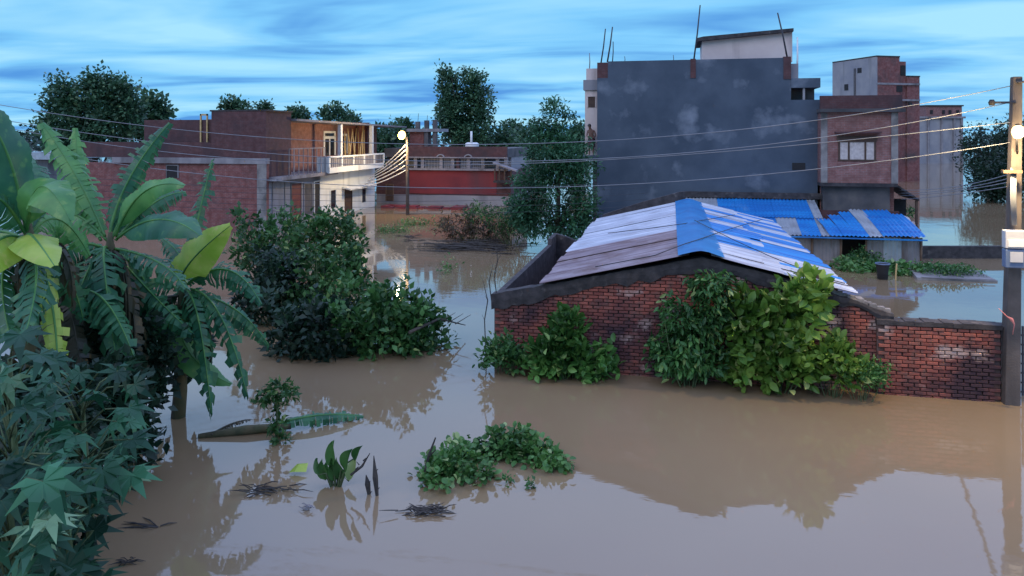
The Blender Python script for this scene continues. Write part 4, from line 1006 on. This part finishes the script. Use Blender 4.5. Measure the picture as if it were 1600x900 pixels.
# ================================================================== bushes left of the channel
SB = 'dense bushes standing in water left of the channel'
RS = random.Random(77)
for i, (x, y, rx, ry, d, n, mat, lab) in enumerate((
        (505, 372, 66, 38, 27.5, 210, 'leaf_bush', 'tall leafy bush right in front of the whitewashed facade'),
        (420, 385, 55, 42, 25, 150, 'leaf_bush', 'leafy bush between the banana leaves and the corner of the brick building'),
        (430, 450, 62, 52, 21.5, 190, 'leaf_dark', 'dark bush growing right behind the hanging banana leaves'),
        (520, 445, 58, 55, 21.5, 190, 'leaf_bush', 'full green bush in the middle of the thicket'),
        (595, 505, 75, 52, 18.8, 260, 'leaf_bush', 'broad bush spreading over the channel with dark hollow underneath'),
        (490, 515, 70, 42, 18.6, 190, 'leaf_dark', 'low dark bush with pale stems touching the open water'),
        (655, 520, 42, 36, 19.2, 110, 'leaf_bush', 'bush at the tip of the thicket with a bare branch reaching out'))):
    shrub('water_bush', lab, 'bush', foot(x, d), [bl(x, y, d, rx, ry, 1.1), bl(x-rx*.45, y+ry*.35, d, rx*.6, ry*.75, .9), bl(x+rx*.45, y+ry*.4, d, rx*.55, ry*.7, .9), bl(x+rx*.1, y-ry*.5, d, rx*.5, ry*.55, .8)]+[bl(x+RS.uniform(-1.05, 1.05)*rx, y-ry*RS.uniform(.3, 1.1), d+RS.uniform(-.8, .8), rx*.16, ry*.22, .25) for _ in range(9)], int(n*.72), 15, .12, .21, .6, mat, 60+i, group=SB, nst=34, r0=.022, shell=.4, droop=.15, upbias=.5)
p = W(640, 545, .3); q = W(727, 508, .25)
br = MB().tube([p+Vector((0, 0, .4)), p.lerp(q, .5)+Vector((0, 0, .45)), q], [.04, .03, .012], 6)
for t in (.5, .65, .8): m = p.lerp(q, t)+Vector((0, 0, .45*(1-t)*1.6)); br.tube([m, m+Vector((.35, .3, .2))], [.015, .006], 5)
solo(br, 'fallen_branch', 'bark', 'bare dark branch reaching from the thicket over the channel', 'branch', tuple(p))

# ================================================================== shrubs at the foot of the brick house
def dv(px, v): k = (px-800)/F; return v/(k*S_+C_)
def hs(px, py, rx, ry, v=16.6, rd=.35): return bl(px, py, dv(px, v), rx, ry, rd)
def hf(px, v=16.6): c = onv(px, 300, v); return (c.x, c.y, 0)
G = 'shrubs at the foot of the brick house wall'
shrub('wall_shrub', 'small dark shrub at the outer corner of the brick house', 'shrub', hf(785), [hs(785, 548, 24, 18), hs(790, 560, 32, 16)], 60, 12, .09, .15, .5, 'leaf_bush', 80, G, r0=.015, tpl=FINE, droop=-.2)
shrub('wall_shrub', 'bright green rounded shrub against the dark part of the brick wall', 'shrub', hf(890), [hs(888, 515, 26, 24), hs(875, 555, 48, 30), hs(915, 560, 40, 26), hs(850, 565, 24, 20), hs(935, 580, 24, 10)], 125, 12, .085, .23, .56, 'leaf_shrub', 81, G, r0=.015, tpl=FINE, parts=150, droop=-.25, upbias=.5)
shrub('wall_shrub', 'tall dark green shrub with feathery crown in the middle of the brick wall', 'shrub', hf(1075), [hs(1075, 510, 48, 46), hs(1055, 555, 42, 30), hs(1112, 452, 30, 26), hs(1108, 490, 30, 30), hs(1090, 565, 50, 22)], 240, 14, .085, .17, .40, 'leaf_bush', 82, G, r0=.02, tpl=FINE, droop=.7)
shrub('wall_shrub', 'lamp-lit yellow-green shrub with large leaves climbing the brick wall', 'shrub', hf(1215), [hs(1200, 535, 55, 48), hs(1245, 480, 34, 34), hs(1165, 500, 38, 32), hs(1225, 570, 52, 28), hs(1265, 455, 18, 20), hs(1170, 575, 36, 24)], 185, 12, .10, .26, .58, 'leaf_lime', 83, G, r0=.02, tpl=FINE, parts=240, droop=-.25, upbias=.5)
shrub('wall_shrub', 'small yellow-green shrub between the lit shrub and the low dark plant', 'shrub', hf(1300), [hs(1300, 560, 28, 24), hs(1318, 575, 26, 20)], 60, 11, .08, .2, .58, 'leaf_lime', 84, G, r0=.014, tpl=FINE, parts=60, droop=-.25, upbias=.5)
shrub('wall_shrub', 'low fine-leaved dark plant beside the red brick boundary wall', 'shrub', hf(1345, 16.5), [hs(1345, 580, 34, 16, 16.5), hs(1362, 592, 22, 10, 16.5)], 90, 14, .06, .09, .5, 'leaf_bush', 85, G, r0=.012)

# ================================================================== plants in the channel and round the shed
shrub('reed_clump', 'brown and green clump of tall weeds standing in the channel', 'weeds', foot(735, 38), [bl(705, 352, 38, 26, 18, .8), bl(745, 345, 38, 32, 24, .9), bl(790, 345, 38, 26, 26, .8), bl(720, 372, 38, 30, 12, .8), bl(765, 370, 38, 40, 14, .8)], 180, 13, .14, .26, .22, 'leaf_dry', 90, r0=.02, nst=34, droop=.5)
shrub('reed_clump', 'green weeds standing between the brown clump and the feathery tree', 'weeds', foot(800, 36.5), [bl(785, 340, 36.5, 34, 16, .8), bl(812, 352, 36.5, 24, 22, .8), bl(745, 332, 36.5, 22, 10, .6)], 120, 13, .14, .2, .3, 'leaf_bush', 91, r0=.02, nst=16, droop=.5)
def mat_debris(label, px, py, wpx, hpx, n, seed, mat='debris', L=.5, h=.06, cat='debris', name='floating_debris', group=None):
    c = W(px, py); d = c.dot(Vector((-S_, C_, 0))); rr = random.Random(seed); mb = MB(); k = d/F
    for i in range(n):
        a = rr.gauss(0, .42)*wpx*k; b = rr.gauss(0, .42)*hpx*k*d/H*.9; p = c+Vector((C_*a-S_*b, S_*a+C_*b, rr.uniform(.005, h)))
        an = rr.gauss(.15, .3)+(3.14 if rr.random() < .5 else 0); l = rr.uniform(.3, 1)*L; q = Vector((math.cos(an)*l, math.sin(an)*l, rr.uniform(-.02, .05)))
        mb.tube([p, p+q*.5+Vector((0, 0, rr.uniform(0, .03))), p+q], [.005+L*.009, .006+L*.011, .003], 4)
    return solo(mb, name, mat, label, cat, (c.x, c.y, 0), group)
mat_debris('dark mat of rotting stalks round the brown weed clump', 735, 388, 70, 9, 190, 1, L=1.4, h=.22)
mat_debris('scattered dark stalks sticking up left of the brown weed clump', 640, 375, 14, 5, 22, 2, L=.7, h=.25)
for i, (x, y, w, n, lab) in enumerate(((612, 362, 26, 60, 'low green weed raft below the whitewashed facade'), (655, 352, 40, 70, 'thin green weed strip drifting in the channel'), (700, 423, 12, 14, 'tiny green weed tuft in the channel below the brown clump'))):
    c = W(x, y); d = c.dot(Vector((-S_, C_, 0)))
    shrub('weed_raft', lab, 'weeds', (c.x, c.y, 0), [(c.x, c.y, .08, w*d/F, 1.0, .22)], n, 10, .14, .16, .4, 'weed', 95+i, nst=3, r0=.012, zmin=.0)
# vines over the shed roof
shrub('roof_vine', 'green creeper sprawling over the shed roof below the curtained brick house', 'vine', onv(1330, 350, 36.4), [onvb for onvb in [bl(1325, 343, 36.6, 22, 10, .5), bl(1365, 334, 37.2, 34, 8, .5), bl(1405, 331, 37.4, 26, 8, .5), bl(1345, 328, 37.6, 30, 6, .4), bl(1300, 348, 36.2, 10, 10, .3)]], 150, 12, .10, .15, .6, 'leaf_bush', 99, nst=5, r0=.012)
shrub('wall_creeper', 'dark creeper hanging between the grey building and the curtained brick house', 'vine', onv(1283, 320, 37.0), [bl(1288, 285, 37.4, 10, 34, .2), bl(1300, 305, 37.3, 20, 12, .25), bl(1345, 318, 37.0, 50, 10, .3)], 110, 10, .09, .14, .6, 'leaf_dark', 100, nst=4, r0=.012)
shrub('shed_bush', 'dark green bush in the water before the shed doorway', 'bush', foot(1350, 31.5), [bl(1352, 398, 31.5, 24, 12, .6), bl(1335, 408, 31, 24, 6, .6)], 70, 12, .1, .13, .6, 'leaf_bush', 101, nst=6, r0=.012)
c = W(1372, 420); shrub('weed_raft', 'flat green floating weed covering the water before the shed', 'weeds', (c.x, c.y, 0), [(c.x, c.y, .02, 2.1, 1.6, .04), (c.x+1.8, c.y-.4, .02, 1.4, .9, .03)], 260, 14, .10, .2, .8, 'weed', 102, nst=2, r0=.01, zmin=.0, upbias=2)
tb = W(1379, 436); tub = thing('sunken_tub', 'dark half-sunken tub before the shed', 'tub', (tb.x, tb.y, 0))
MB().tube([(tb.x, tb.y, -.3), (tb.x, tb.y, .3), (tb.x, tb.y, .55), (tb.x, tb.y, .58)], [.17, .20, .24, .25], 14).make('body', 'dark', tub, True); MB().tube([(tb.x+.25*math.cos(a), tb.y+.25*math.sin(a), .585) for a in np.linspace(0, 6.28, 20)], .025, 6).make('rim', 'meter_blue', tub, True)
solo(MB().tube([(tb.x+.42, tb.y-.1, -.3), (tb.x+.44, tb.y-.1, .3), (tb.x+.47, tb.y-.1, .62)], .03, 6), 'bent_stick', 'bamboo', 'short pale stick standing beside the sunken tub', 'stick', (tb.x+.42, tb.y-.1, 0))
sl = W(1487, 436); slab_t = thing('submerged_slab', 'pale concrete slab just above the water with weeds on it', 'slab', (sl.x, sl.y, 0))
MB().add([(sl.x-1.35, sl.y-.5, -.3), (sl.x+1.45, sl.y-.3, -.3), (sl.x+1.3, sl.y+1.3, -.3), (sl.x-1.2, sl.y+1.1, -.3), (sl.x-1.35, sl.y-.5, .10), (sl.x+1.45, sl.y-.3, .06), (sl.x+1.3, sl.y+1.3, .16), (sl.x-1.2, sl.y+1.1, .2)], [(0,3,2,1),(4,5,6,7),(0,1,5,4),(1,2,6,5),(2,3,7,6),(3,0,4,7)]).make('slab_body', 'cement', slab_t)
MB().box((sl.x-1.2, sl.y-.50, .105), (sl.x+1.3, sl.y-.46, .13)).make('lip', 'slab', slab_t)
shrub('slab_weeds', 'grey-green weeds heaped on the pale concrete slab', 'weeds', (sl.x, sl.y+.4, .15), [(sl.x-.2, sl.y+.4, .25, .9, .5, .16), (sl.x-.9, sl.y+.7, .25, .4, .3, .2), (sl.x+.7, sl.y+.6, .2, .6, .5, .1)], 110, 11, .1, .12, .5, 'leaf_bush', 103, nst=3, r0=.01)
# bare stalks at the left corner of the house
for i, (pts, lab) in enumerate(((((760, 560), (757, 500), (762, 470), (755, 440)), 'bare crooked stalk standing in the channel by the house corner'), (((776, 462), (772, 430), (778, 405), (774, 385)), 'thin dead stalk rising against the low yard wall'), (((768, 470), (764, 440), (770, 415)), 'short dead twig leaning beside the yard wall'))):
    ps = [P(x, y, 17.6) for x, y in pts]; ps[0].z = min(ps[0].z, -.1) if i == 0 else ps[0].z
    mb = MB().tube(ps, [.014]*(len(ps)-1)+[.006], 5)
    for p in ps[1:]: mb.tube([p, p+Vector((.07*(1 if i % 2 else -1), .03, .12))], [.007, .004], 4)
    solo(mb, 'dead_stalk', 'debris', lab, 'stalk', tuple(ps[0]))

# ================================================================== banana plants
CAMV = Vector((0, 0, H))
def banana_leaf(parent, a, c, b, hw, mat, tatter, face, seed, n=46):
    rr = random.Random(seed); a, c, b = Vector(a), Vector(c), Vector(b); mb = MB(); mid = []
    prev = None; T = [i/n for i in range(n+1)]
    pts = [(1-t)**2*a+2*t*(1-t)*c+t*t*b for t in T]
    def frame(i):
        t = (pts[min(i+1, n)]-pts[max(i-1, 0)]).normalized(); p = pts[i]
        nr = (CAMV-p).normalized()*face+Vector((0, 0, 1))*(1-face); nr = (nr-t*nr.dot(t)).normalized()
        return t, nr, t.cross(nr).normalized()
    def w(t): return 0 if t < .08 else hw*max(.04, math.sin(math.pi*((t-.08)/.92)**.85))**.55
    for s in (-1, 1):
        if tatter < .15:
            k = len(mb.v)
            for i in range(n+1):
                t, nr, sd = frame(i); ww = w(T[i])
                for f in (0, .5, 1): ph = .25+.45*f+.12*math.sin(i*.5+s)+.035*f*(-1)**i; mb.v.append(tuple(pts[i]+sd*s*ww*f*math.cos(ph*.8)-nr*ww*f*math.sin(ph*.6)))
            for i in range(n):
                for j in (0, 1): q = k+i*3+j; mb.f.append((q, q+1, q+4, q+3))
        else:
            i = 2
            while i < n:
                st = rr.choice((1, 1, 2)); i1 = min(i+st, n); k = len(mb.v); dr = rr.uniform(.3, .7+tatter*1.1); sh = rr.uniform(-.02, .12)*tatter; cut = rr.uniform(.75, 1.05)
                for ii in (i, i1):
                    t, nr, sd = frame(ii); ww = max(w(T[ii]), hw*.25)*cut
                    for f in (0, .5, 1):
                        sq = (1-.35*tatter*f*(1 if ii == i1 else -.2)*.5); g = Vector((0, 0, -1))*ww*f*f*tatter*.7*dr
                        mb.v.append(tuple(pts[ii]+sd*s*ww*f*math.cos(dr*f)*sq-nr*ww*f*math.sin(dr*f)*.8+t*sh*f+g))
                for j in (0, 1): mb.f.append((k+j, k+j+1, k+j+4, k+j+3))
                i = i1
    o = mb.make('leaf', mat, parent, tatter < .15)
    MB().tube([p+Vector((0, 0, -.004)) for p in pts], [.028-.022*t for t in T], 5).make('midrib', 'banana_mid' if mat != 'banana_dead' else 'banana_dead', o, True)
    return o
def banana(label, fx, d, crown, specs, seed, ndead=6, tr=.13):
    base = foot(fx, d); t = thing('banana_plant', label, 'banana plant', base, 'banana plants'); rr = random.Random(seed)
    top = P(crown[0], crown[1], d); b = Vector(base); b.z = -.5
    MB().tube([b, b.lerp(top, .35)+Vector((.05, 0, 0)), b.lerp(top, .7), top, top+Vector((0, 0, .25))], [tr*1.15, tr, tr*.85, tr*.6, tr*.25], 10).make('trunk', 'banana_trunk', t, True)
    for i, (pa, pc, pb_, hw, mat, tat, face, dd) in enumerate(specs):
        A_ = P(pa[0], pa[1], d); A_ = A_.lerp(top, .35); banana_leaf(t, A_, P(pc[0], pc[1], d+dd*.6), P(pb_[0], pb_[1], d+dd), hw*d/F, mat, tat, face, seed*50+i)
    for i in range(ndead):
        an = rr.uniform(0, 6.28); r = rr.uniform(.35, .8); L = rr.uniform(.8, 1.7)
        banana_leaf(t, top-Vector((0, 0, .1)), top+Vector((math.cos(an)*r*1.1, math.sin(an)*r*1.1, .1)), top+Vector((math.cos(an)*r, math.sin(an)*r, -L)), .18, 'banana_dead', .9, .3, seed*90+i, 18)
    return t
GN, MD, YL, DD = 'banana_green', 'banana_mid', 'banana_yellow', 'banana_dead'
banana('banana plant with yellowing outer leaves at the edge of the clump', 40, 11.3, (45, 370), [
    ((40, 370), (20, 190), (-60, 150), 42, GN, .1, .5, -.5), ((40, 370), (50, 225), (110, 345), 40, MD, .1, .6, -1.0), ((40, 370), (-10, 260), (-70, 330), 46, GN, .3, .5, -1.2),
    ((40, 375), (40, 345), (85, 415), 34, YL, .1, .55, -1.4), ((30, 375), (-10, 350), (-40, 440), 44, YL, .1, .6, -1.5), ((50, 380), (100, 470), (88, 660), 22, YL, .4, .6, -.6),
    ((30, 390), (-20, 400), (20, 540), 40, GN, .7, .6, -1.0), ((45, 370), (90, 300), (140, 400), 36, MD, .2, .5, .8), ((45, 370), (70, 250), (20, 235), 34, GN, .2, .6, 1.2), ((40, 380), (-30, 330), (-90, 420), 40, GN, .4, .6, .5), ((45, 385), (110, 400), (130, 500), 36, GN, .7, .6, .6), ((45, 385), (60, 440), (10, 600), 36, DD, .8, .6, .2), ((50, 390), (70, 420), (40, 520), 34, GN, .8, .6, -1.6)], 3, 5)
banana('tall banana plant with upright torn leaves beside the brick building', 200, 13.2, (172, 385), [
    ((170, 360), (185, 280), (265, 192), 26, GN, .35, .75, .6), ((160, 360), (130, 280), (65, 192), 34, MD, .25, .6, .6), ((150, 370), (120, 300), (118, 200), 26, MD, .3, .5, 1.0),
    ((185, 360), (215, 270), (288, 290), 24, MD, .1, .6, -.4), ((190, 365), (250, 315), (312, 368), 34, GN, .1, .6, -1.0), ((185, 370), (240, 300), (290, 300), 26, GN, .2, .5, .8),
    ((165, 390), (150, 360), (188, 600), 40, GN, .75, .75, -1.4), ((175, 390), (120, 400), (110, 560), 38, GN, .8, .7, -1.0), ((185, 390), (260, 400), (290, 450), 26, GN, .6, .5, -1.2),
    ((160, 390), (90, 350), (40, 500), 38, GN, .6, .6, -.8), ((165, 370), (90, 290), (85, 380), 30, MD, .3, .6, .4), ((175, 370), (200, 300), (235, 330), 28, GN, .1, .4, .5), ((170, 395), (215, 430), (270, 560), 34, GN, .85, .6, 1.0), ((165, 395), (140, 430), (150, 660), 34, DD, .9, .6, .8), ((180, 395), (225, 450), (300, 520), 32, GN, .85, .5, .4), ((185, 400), (250, 420), (235, 560), 34, GN, .8, .5, .6), ((180, 400), (230, 480), (200, 640), 32, DD, .8, .5, -.6)], 4, 9)
banana('banana plant with one lime leaf and long shredded hanging fronds', 275, 14.4, (285, 455), [
    ((285, 440), (272, 420), (360, 352), 34, YL, .05, .75, -.8), ((290, 440), (310, 330), (332, 250), 20, GN, .75, .6, .8), ((285, 450), (310, 440), (330, 645), 27, GN, .85, .75, -1.0),
    ((290, 450), (345, 440), (386, 618), 24, GN, .85, .7, -.8), ((290, 445), (360, 380), (408, 475), 26, GN, .6, .6, -.5), ((280, 450), (230, 430), (190, 455), 24, GN, .6, .5, -.5),
    ((280, 470), (265, 560), (362, 600), 26, MD, .1, .4, -.6), ((275, 460), (240, 470), (250, 620), 30, GN, .85, .6, -.2), ((290, 460), (370, 460), (420, 540), 24, GN, .7, .5, .8), ((285, 450), (300, 400), (250, 370), 26, GN, .3, .5, .7)], 5, 8)
banana('half-hidden dark banana plant behind the castor leaves', 120, 12.4, (110, 470), [
    ((110, 460), (60, 400), (10, 520), 36, GN, .6, .6, -.5), ((110, 460), (160, 420), (210, 560), 34, GN, .7, .6, -.6), ((110, 460), (100, 430), (140, 640), 36, DD, .7, .6, -.8), ((110, 460), (70, 450), (55, 640), 34, GN, .7, .5, -.6)], 6, 6)

# ================================================================== castor plants, lower left
V_, F_ = palm_leaf(7); cme = []
for s in range(3):
    rr = random.Random(s); me = bpy.data.meshes.new('castor_leaf'); me.from_pydata([(x*rr.uniform(.92, 1.05), y*rr.uniform(.92, 1.05), z*rr.uniform(.6, 1.6)) for x, y, z in V_], [], F_); me.materials.append(MATS['leaf_castor']); cme.append(me)
def castor(label, d, px0, px1, py0, py1, n, seed, size=.26):
    rr = random.Random(seed); cxp = (px0+px1)/2; base = foot(cxp, d); t = thing('castor_plant', label, 'castor plant', base, 'castor plants at the bank')
    b = Vector(base); b.z = -.5; top = P(cxp, py0+40, d); mb = MB()
    axis = [b, b.lerp(top, .5)+Vector((.08, .05, 0)), top]; mb.tube(axis, [.05, .04, .02], 7); org = ORG[t.name]
    for i in range(n):
        px = rr.uniform(px0, px1); py = py0+(py1-py0)*rr.random()**.9; p = P(px, py, d+rr.uniform(-.7, .7))
        if p.z < .1: continue
        tz = max(0, min(1, (p.z-.45-b.z)/(top.z-b.z))); s = b.lerp(top, tz)
        mb.tube([s, s.lerp(p, .5)+Vector((0, 0, .12)), p], [.012, .010, .007], 4)
        o = bpy.data.objects.new('leaf', rr.choice(cme)); COL.objects.link(o); o.parent = t
        out = (p-s); out.z = 0; out = out.normalized() if out.length > .01 else Vector((1, 0, 0))
        nr = Vector((rr.gauss(.1, .6), rr.gauss(0, .55)-.4, 1)).normalized(); y = (out+Vector((rr.gauss(0, .4), rr.gauss(0, .4), -.3))).normalized(); y = (y-nr*y.dot(nr)).normalized(); x = y.cross(nr)
        o.matrix_local = Matrix.Translation(p-org)@Matrix((x, y, nr)).transposed().to_4x4()@Matrix.Scale(size*rr.uniform(.65, 1.2), 4)
    mb.make('stem', 'stem_green', t, True); return t
castor('castor plant with broad star leaves rising before the banana trunks', 8.6, 40, 215, 575, 760, 46, 1, .32)
castor('castor plant with bluish star leaves at the outer bank', 7.4, -60, 90, 520, 800, 46, 2, .34)
castor('low castor plant spreading star leaves over the open water', 8.0, 30, 165, 700, 930, 46, 3, .32)
castor('castor plant closing the bank below the bluish star leaves', 6.8, -80, 110, 740, 960, 36, 4, .34)
shrub('bank_undergrowth', 'dark undergrowth packed between the castor and banana stems', 'undergrowth', foot(90, 10.4), [bl(60, 640, 10.4, 110, 80, .6), bl(160, 640, 11.2, 60, 70, .5), bl(40, 780, 9, 110, 90, .6), bl(200, 690, 11.6, 30, 30, .4), bl(215, 560, 13.4, 60, 85, .4), bl(130, 560, 12.6, 80, 80, .4), bl(290, 530, 14.6, 30, 60, .3)], 640, 14, .12, .2, .6, 'leaf_dark', 110, nst=10, r0=.015)

# ================================================================== floating and half-sunk plants in the foreground
c = W(310, 684); e2 = W(455, 672); t = thing('fallen_banana_stem', 'fallen banana stem with torn teal leaf lying flat on the water', 'banana stem', (c.x, c.y, 0))
MB().tube([c+Vector((0, 0, .02)), c.lerp(e2, .5)+Vector((0, 0, .07)), e2+Vector((0, 0, .08))], [.05, .09, .06], 8).make('stem', 'banana_trunk', t, True)
a = W(420, 676)+Vector((0, 0, .12)); b = W(568, 655)+Vector((0, 0, .06)); banana_leaf(t, a, a.lerp(b, .5)+Vector((0, 0, .22)), b, .2, 'banana_green', .3, .35, 700)
a2 = W(330, 684)+Vector((0, 0, .05)); b2 = W(392, 655, .1); banana_leaf(t, a2, a2.lerp(b2, .5)+Vector((0, 0, .12)), b2, .07, 'banana_dead', .5, .3, 701)
c = W(432, 688); t = thing('young_papaya', 'young plant with leafy umbrella top behind the fallen banana stem', 'plant', (c.x, c.y, 0))
d = c.dot(Vector((-S_, C_, 0))); top = P(432, 612, d); MB().tube([c-Vector((0, 0, .3)), c.lerp(top, .5)+Vector((.02, 0, 0)), top], [.03, .025, .015], 6).make('stem', 'stem_green', t, True)
foliage(t, [bl(432, 608, d, 28, 7, .28), bl(418, 616, d, 12, 8, .15), bl(450, 616, d, 12, 8, .15), bl(436, 640, d, 8, 8, .1), bl(432, 662, d, 8, 12, .1), bl(460, 635, d, 4, 8, .06), bl(405, 632, d, 4, 6, .06), bl(440, 684, d, 26, 6, .2)], 62, 9, .035, .13, .5, 'leaf_bush', 120)
# taro-like plant
c = W(525, 760); d = c.dot(Vector((-S_, C_, 0))); t = thing('taro_plant', 'half-sunk plant with broad dark upright leaves', 'plant', (c.x, c.y, 0)); rr = random.Random(6)
ov = []; of = []
nn = 8
for i in range(nn+1):
    q = i/nn; w_ = .34*math.sin(math.pi*q**.8)**.7 if 0 < q < 1 else .0; ov += [(-w_, q, .10*w_/.3), (0, q, 0-.15*q*q), (w_, q, .10*w_/.3)]
for i in range(nn):
    for j in (0, 1): k = i*3+j; of.append((k, k+1, k+4, k+3))
ovm = bpy.data.meshes.new('taro_leaf'); ovm.from_pydata(ov, [], of); ovm.materials.append(MATS['leaf_bush']); ovm.polygons.foreach_set('use_smooth', [True]*len(of))
sm = MB()
for i, (px, py, ln) in enumerate(((508, 738, .36), (520, 720, .42), (538, 722, .46), (552, 705, .34), (530, 748, .34), (512, 752, .3), (545, 742, .36), (498, 730, .26), (535, 735, .4), (522, 740, .38))):
    p = P(px, py, d+rr.uniform(-.15, .15)); p.z = max(p.z-.12, .06); sm.tube([c-Vector((0, 0, .2)), c.lerp(p, .6)+Vector((0, 0, .1)), p], [.02, .016, .01], 5)
    o = bpy.data.objects.new('leaf', ovm); COL.objects.link(o); o.parent = t; y = Vector((rr.gauss(0, .4)+(px-525)*.015, rr.gauss(0, .3), 1)).normalized(); nr = Vector((rr.gauss(0, .4), -1, .3)); nr = (nr-y*nr.dot(y)).normalized(); x = y.cross(nr)
    o.matrix_local = Matrix.Translation(p-ORG[t.name])@Matrix((x, y, nr)).transposed().to_4x4()@Matrix.Scale(ln, 4)@Matrix.Diagonal((rr.uniform(.55, .85), 1, 1, 1))
sm.make('stem', 'stem_green', t, True)
c = W(466, 740); solo(MB().add([c+Vector(q) for q in ((-.14, -.05, .03), (.0, -.12, .08), (.15, -.02, .05), (.1, .14, .12), (-.08, .12, .1), (0, .02, .14))], [(0, 1, 5), (1, 2, 5), (2, 3, 5), (3, 4, 5), (4, 0, 5)]), 'floating_leaf', 'banana_yellow', 'small bright lime leaf floating beside the broad-leaved plant', 'leaf', (c.x, c.y, 0))
# twigs
for i, (x0, y0, x1, y1, x2, y2, lab) in enumerate(((578, 772, 574, 755, 572, 742, 'short dark blade standing in water by the tall one'), (590, 774, 586, 745, 584, 712, 'tall dark blade standing upright in the water'), (548, 742, 566, 728, 578, 708, 'dark leaning twig between the broad leaves and the upright blades'))):
    d = W(x0, max(y0, 768)).dot(Vector((-S_, C_, 0))); p, q, r_ = P(x0, y0, d), P(x1, y1, d), P(x2, y2, d)
    p.z = -.1 if i < 2 else p.z
    mb = MB().tube([p, q, r_], [.02, .045 if i < 2 else .02, .006], 5)
    for s in range(3): m = p.lerp(r_, .25+.2*s); mb.tube([m, m+Vector((.05*(-1)**s, 0, .05))], [.012, .004], 4)
    solo(mb, 'twig', 'debris', lab, 'twig', (p.x, p.y, max(p.z, 0)))
mat_debris('dark tangle of stalks adrift beside the broad-leaved plant', 418, 768, 40, 9, 34, 5, L=.35)
mat_debris('drifting heap of grey twigs below the green weed island', 664, 802, 34, 7, 70, 6, L=.28, h=.07)
mat_debris('tiny pale scrap of debris on open water under the broad-leaved plant', 482, 797, 9, 4, 14, 7, mat='slab', L=.14)
mat_debris('thin dark stick drifting near the castor leaves', 236, 824, 26, 2, 7, 8, L=.5, h=.02)
mat_debris('small clump of dark weed adrift beside the lowest castor leaves', 196, 882, 12, 5, 16, 9, L=.2)
# green weed island
c = W(770, 735); d = c.dot(Vector((-S_, C_, 0)))
wi = shrub('weed_island', 'green floating island of creeping weeds in the open foreground water', 'weeds', (c.x, c.y, 0), [
    (lambda q, r1, r2, h: (q.x, q.y, .05, r1, r2, h))(W(*a_), r1, r2, h) for a_, r1, r2, h in (((695, 742), .42, .42, .26), ((720, 722), .5, .4, .22), ((790, 708), .72, .42, .36), ((835, 718), .5, .4, .26), ((868, 728), .26, .3, .14), ((690, 760), .3, .22, .14), ((740, 748), .45, .25, .12))], 330, 12, .055, .115, .75, 'weed', 130, tpl=FINE, nst=10, r0=.008, zmin=.0, shell=.6, upbias=1.4)
p = W(662, 742); solo(MB().tube([p-Vector((0, 0, .1)), p+Vector((.08, 0, .3)), p+Vector((.2, 0, .62))], [.03, .025, .012], 5).tube([p+Vector((.08, 0, .3)), p+Vector((.2, .02, .42))], [.02, .008], 5), 'stump_stick', 'debris', 'dark broken stick poking out of the weed island', 'stick', (p.x, p.y, 0))
for i, (x, y) in enumerate(((836, 762), (885, 735), (795, 757))):
    c = W(x, y); shrub('weed_scrap', 'small weed scrap adrift at the edge of the green weed island', 'weeds', (c.x, c.y, 0), [(c.x, c.y, .03, .1, .08, .06)], 6, 8, .03, .08, .6, 'leaf_bush', 140+i, group='weed scraps', nst=1, r0=.006, zmin=.0)
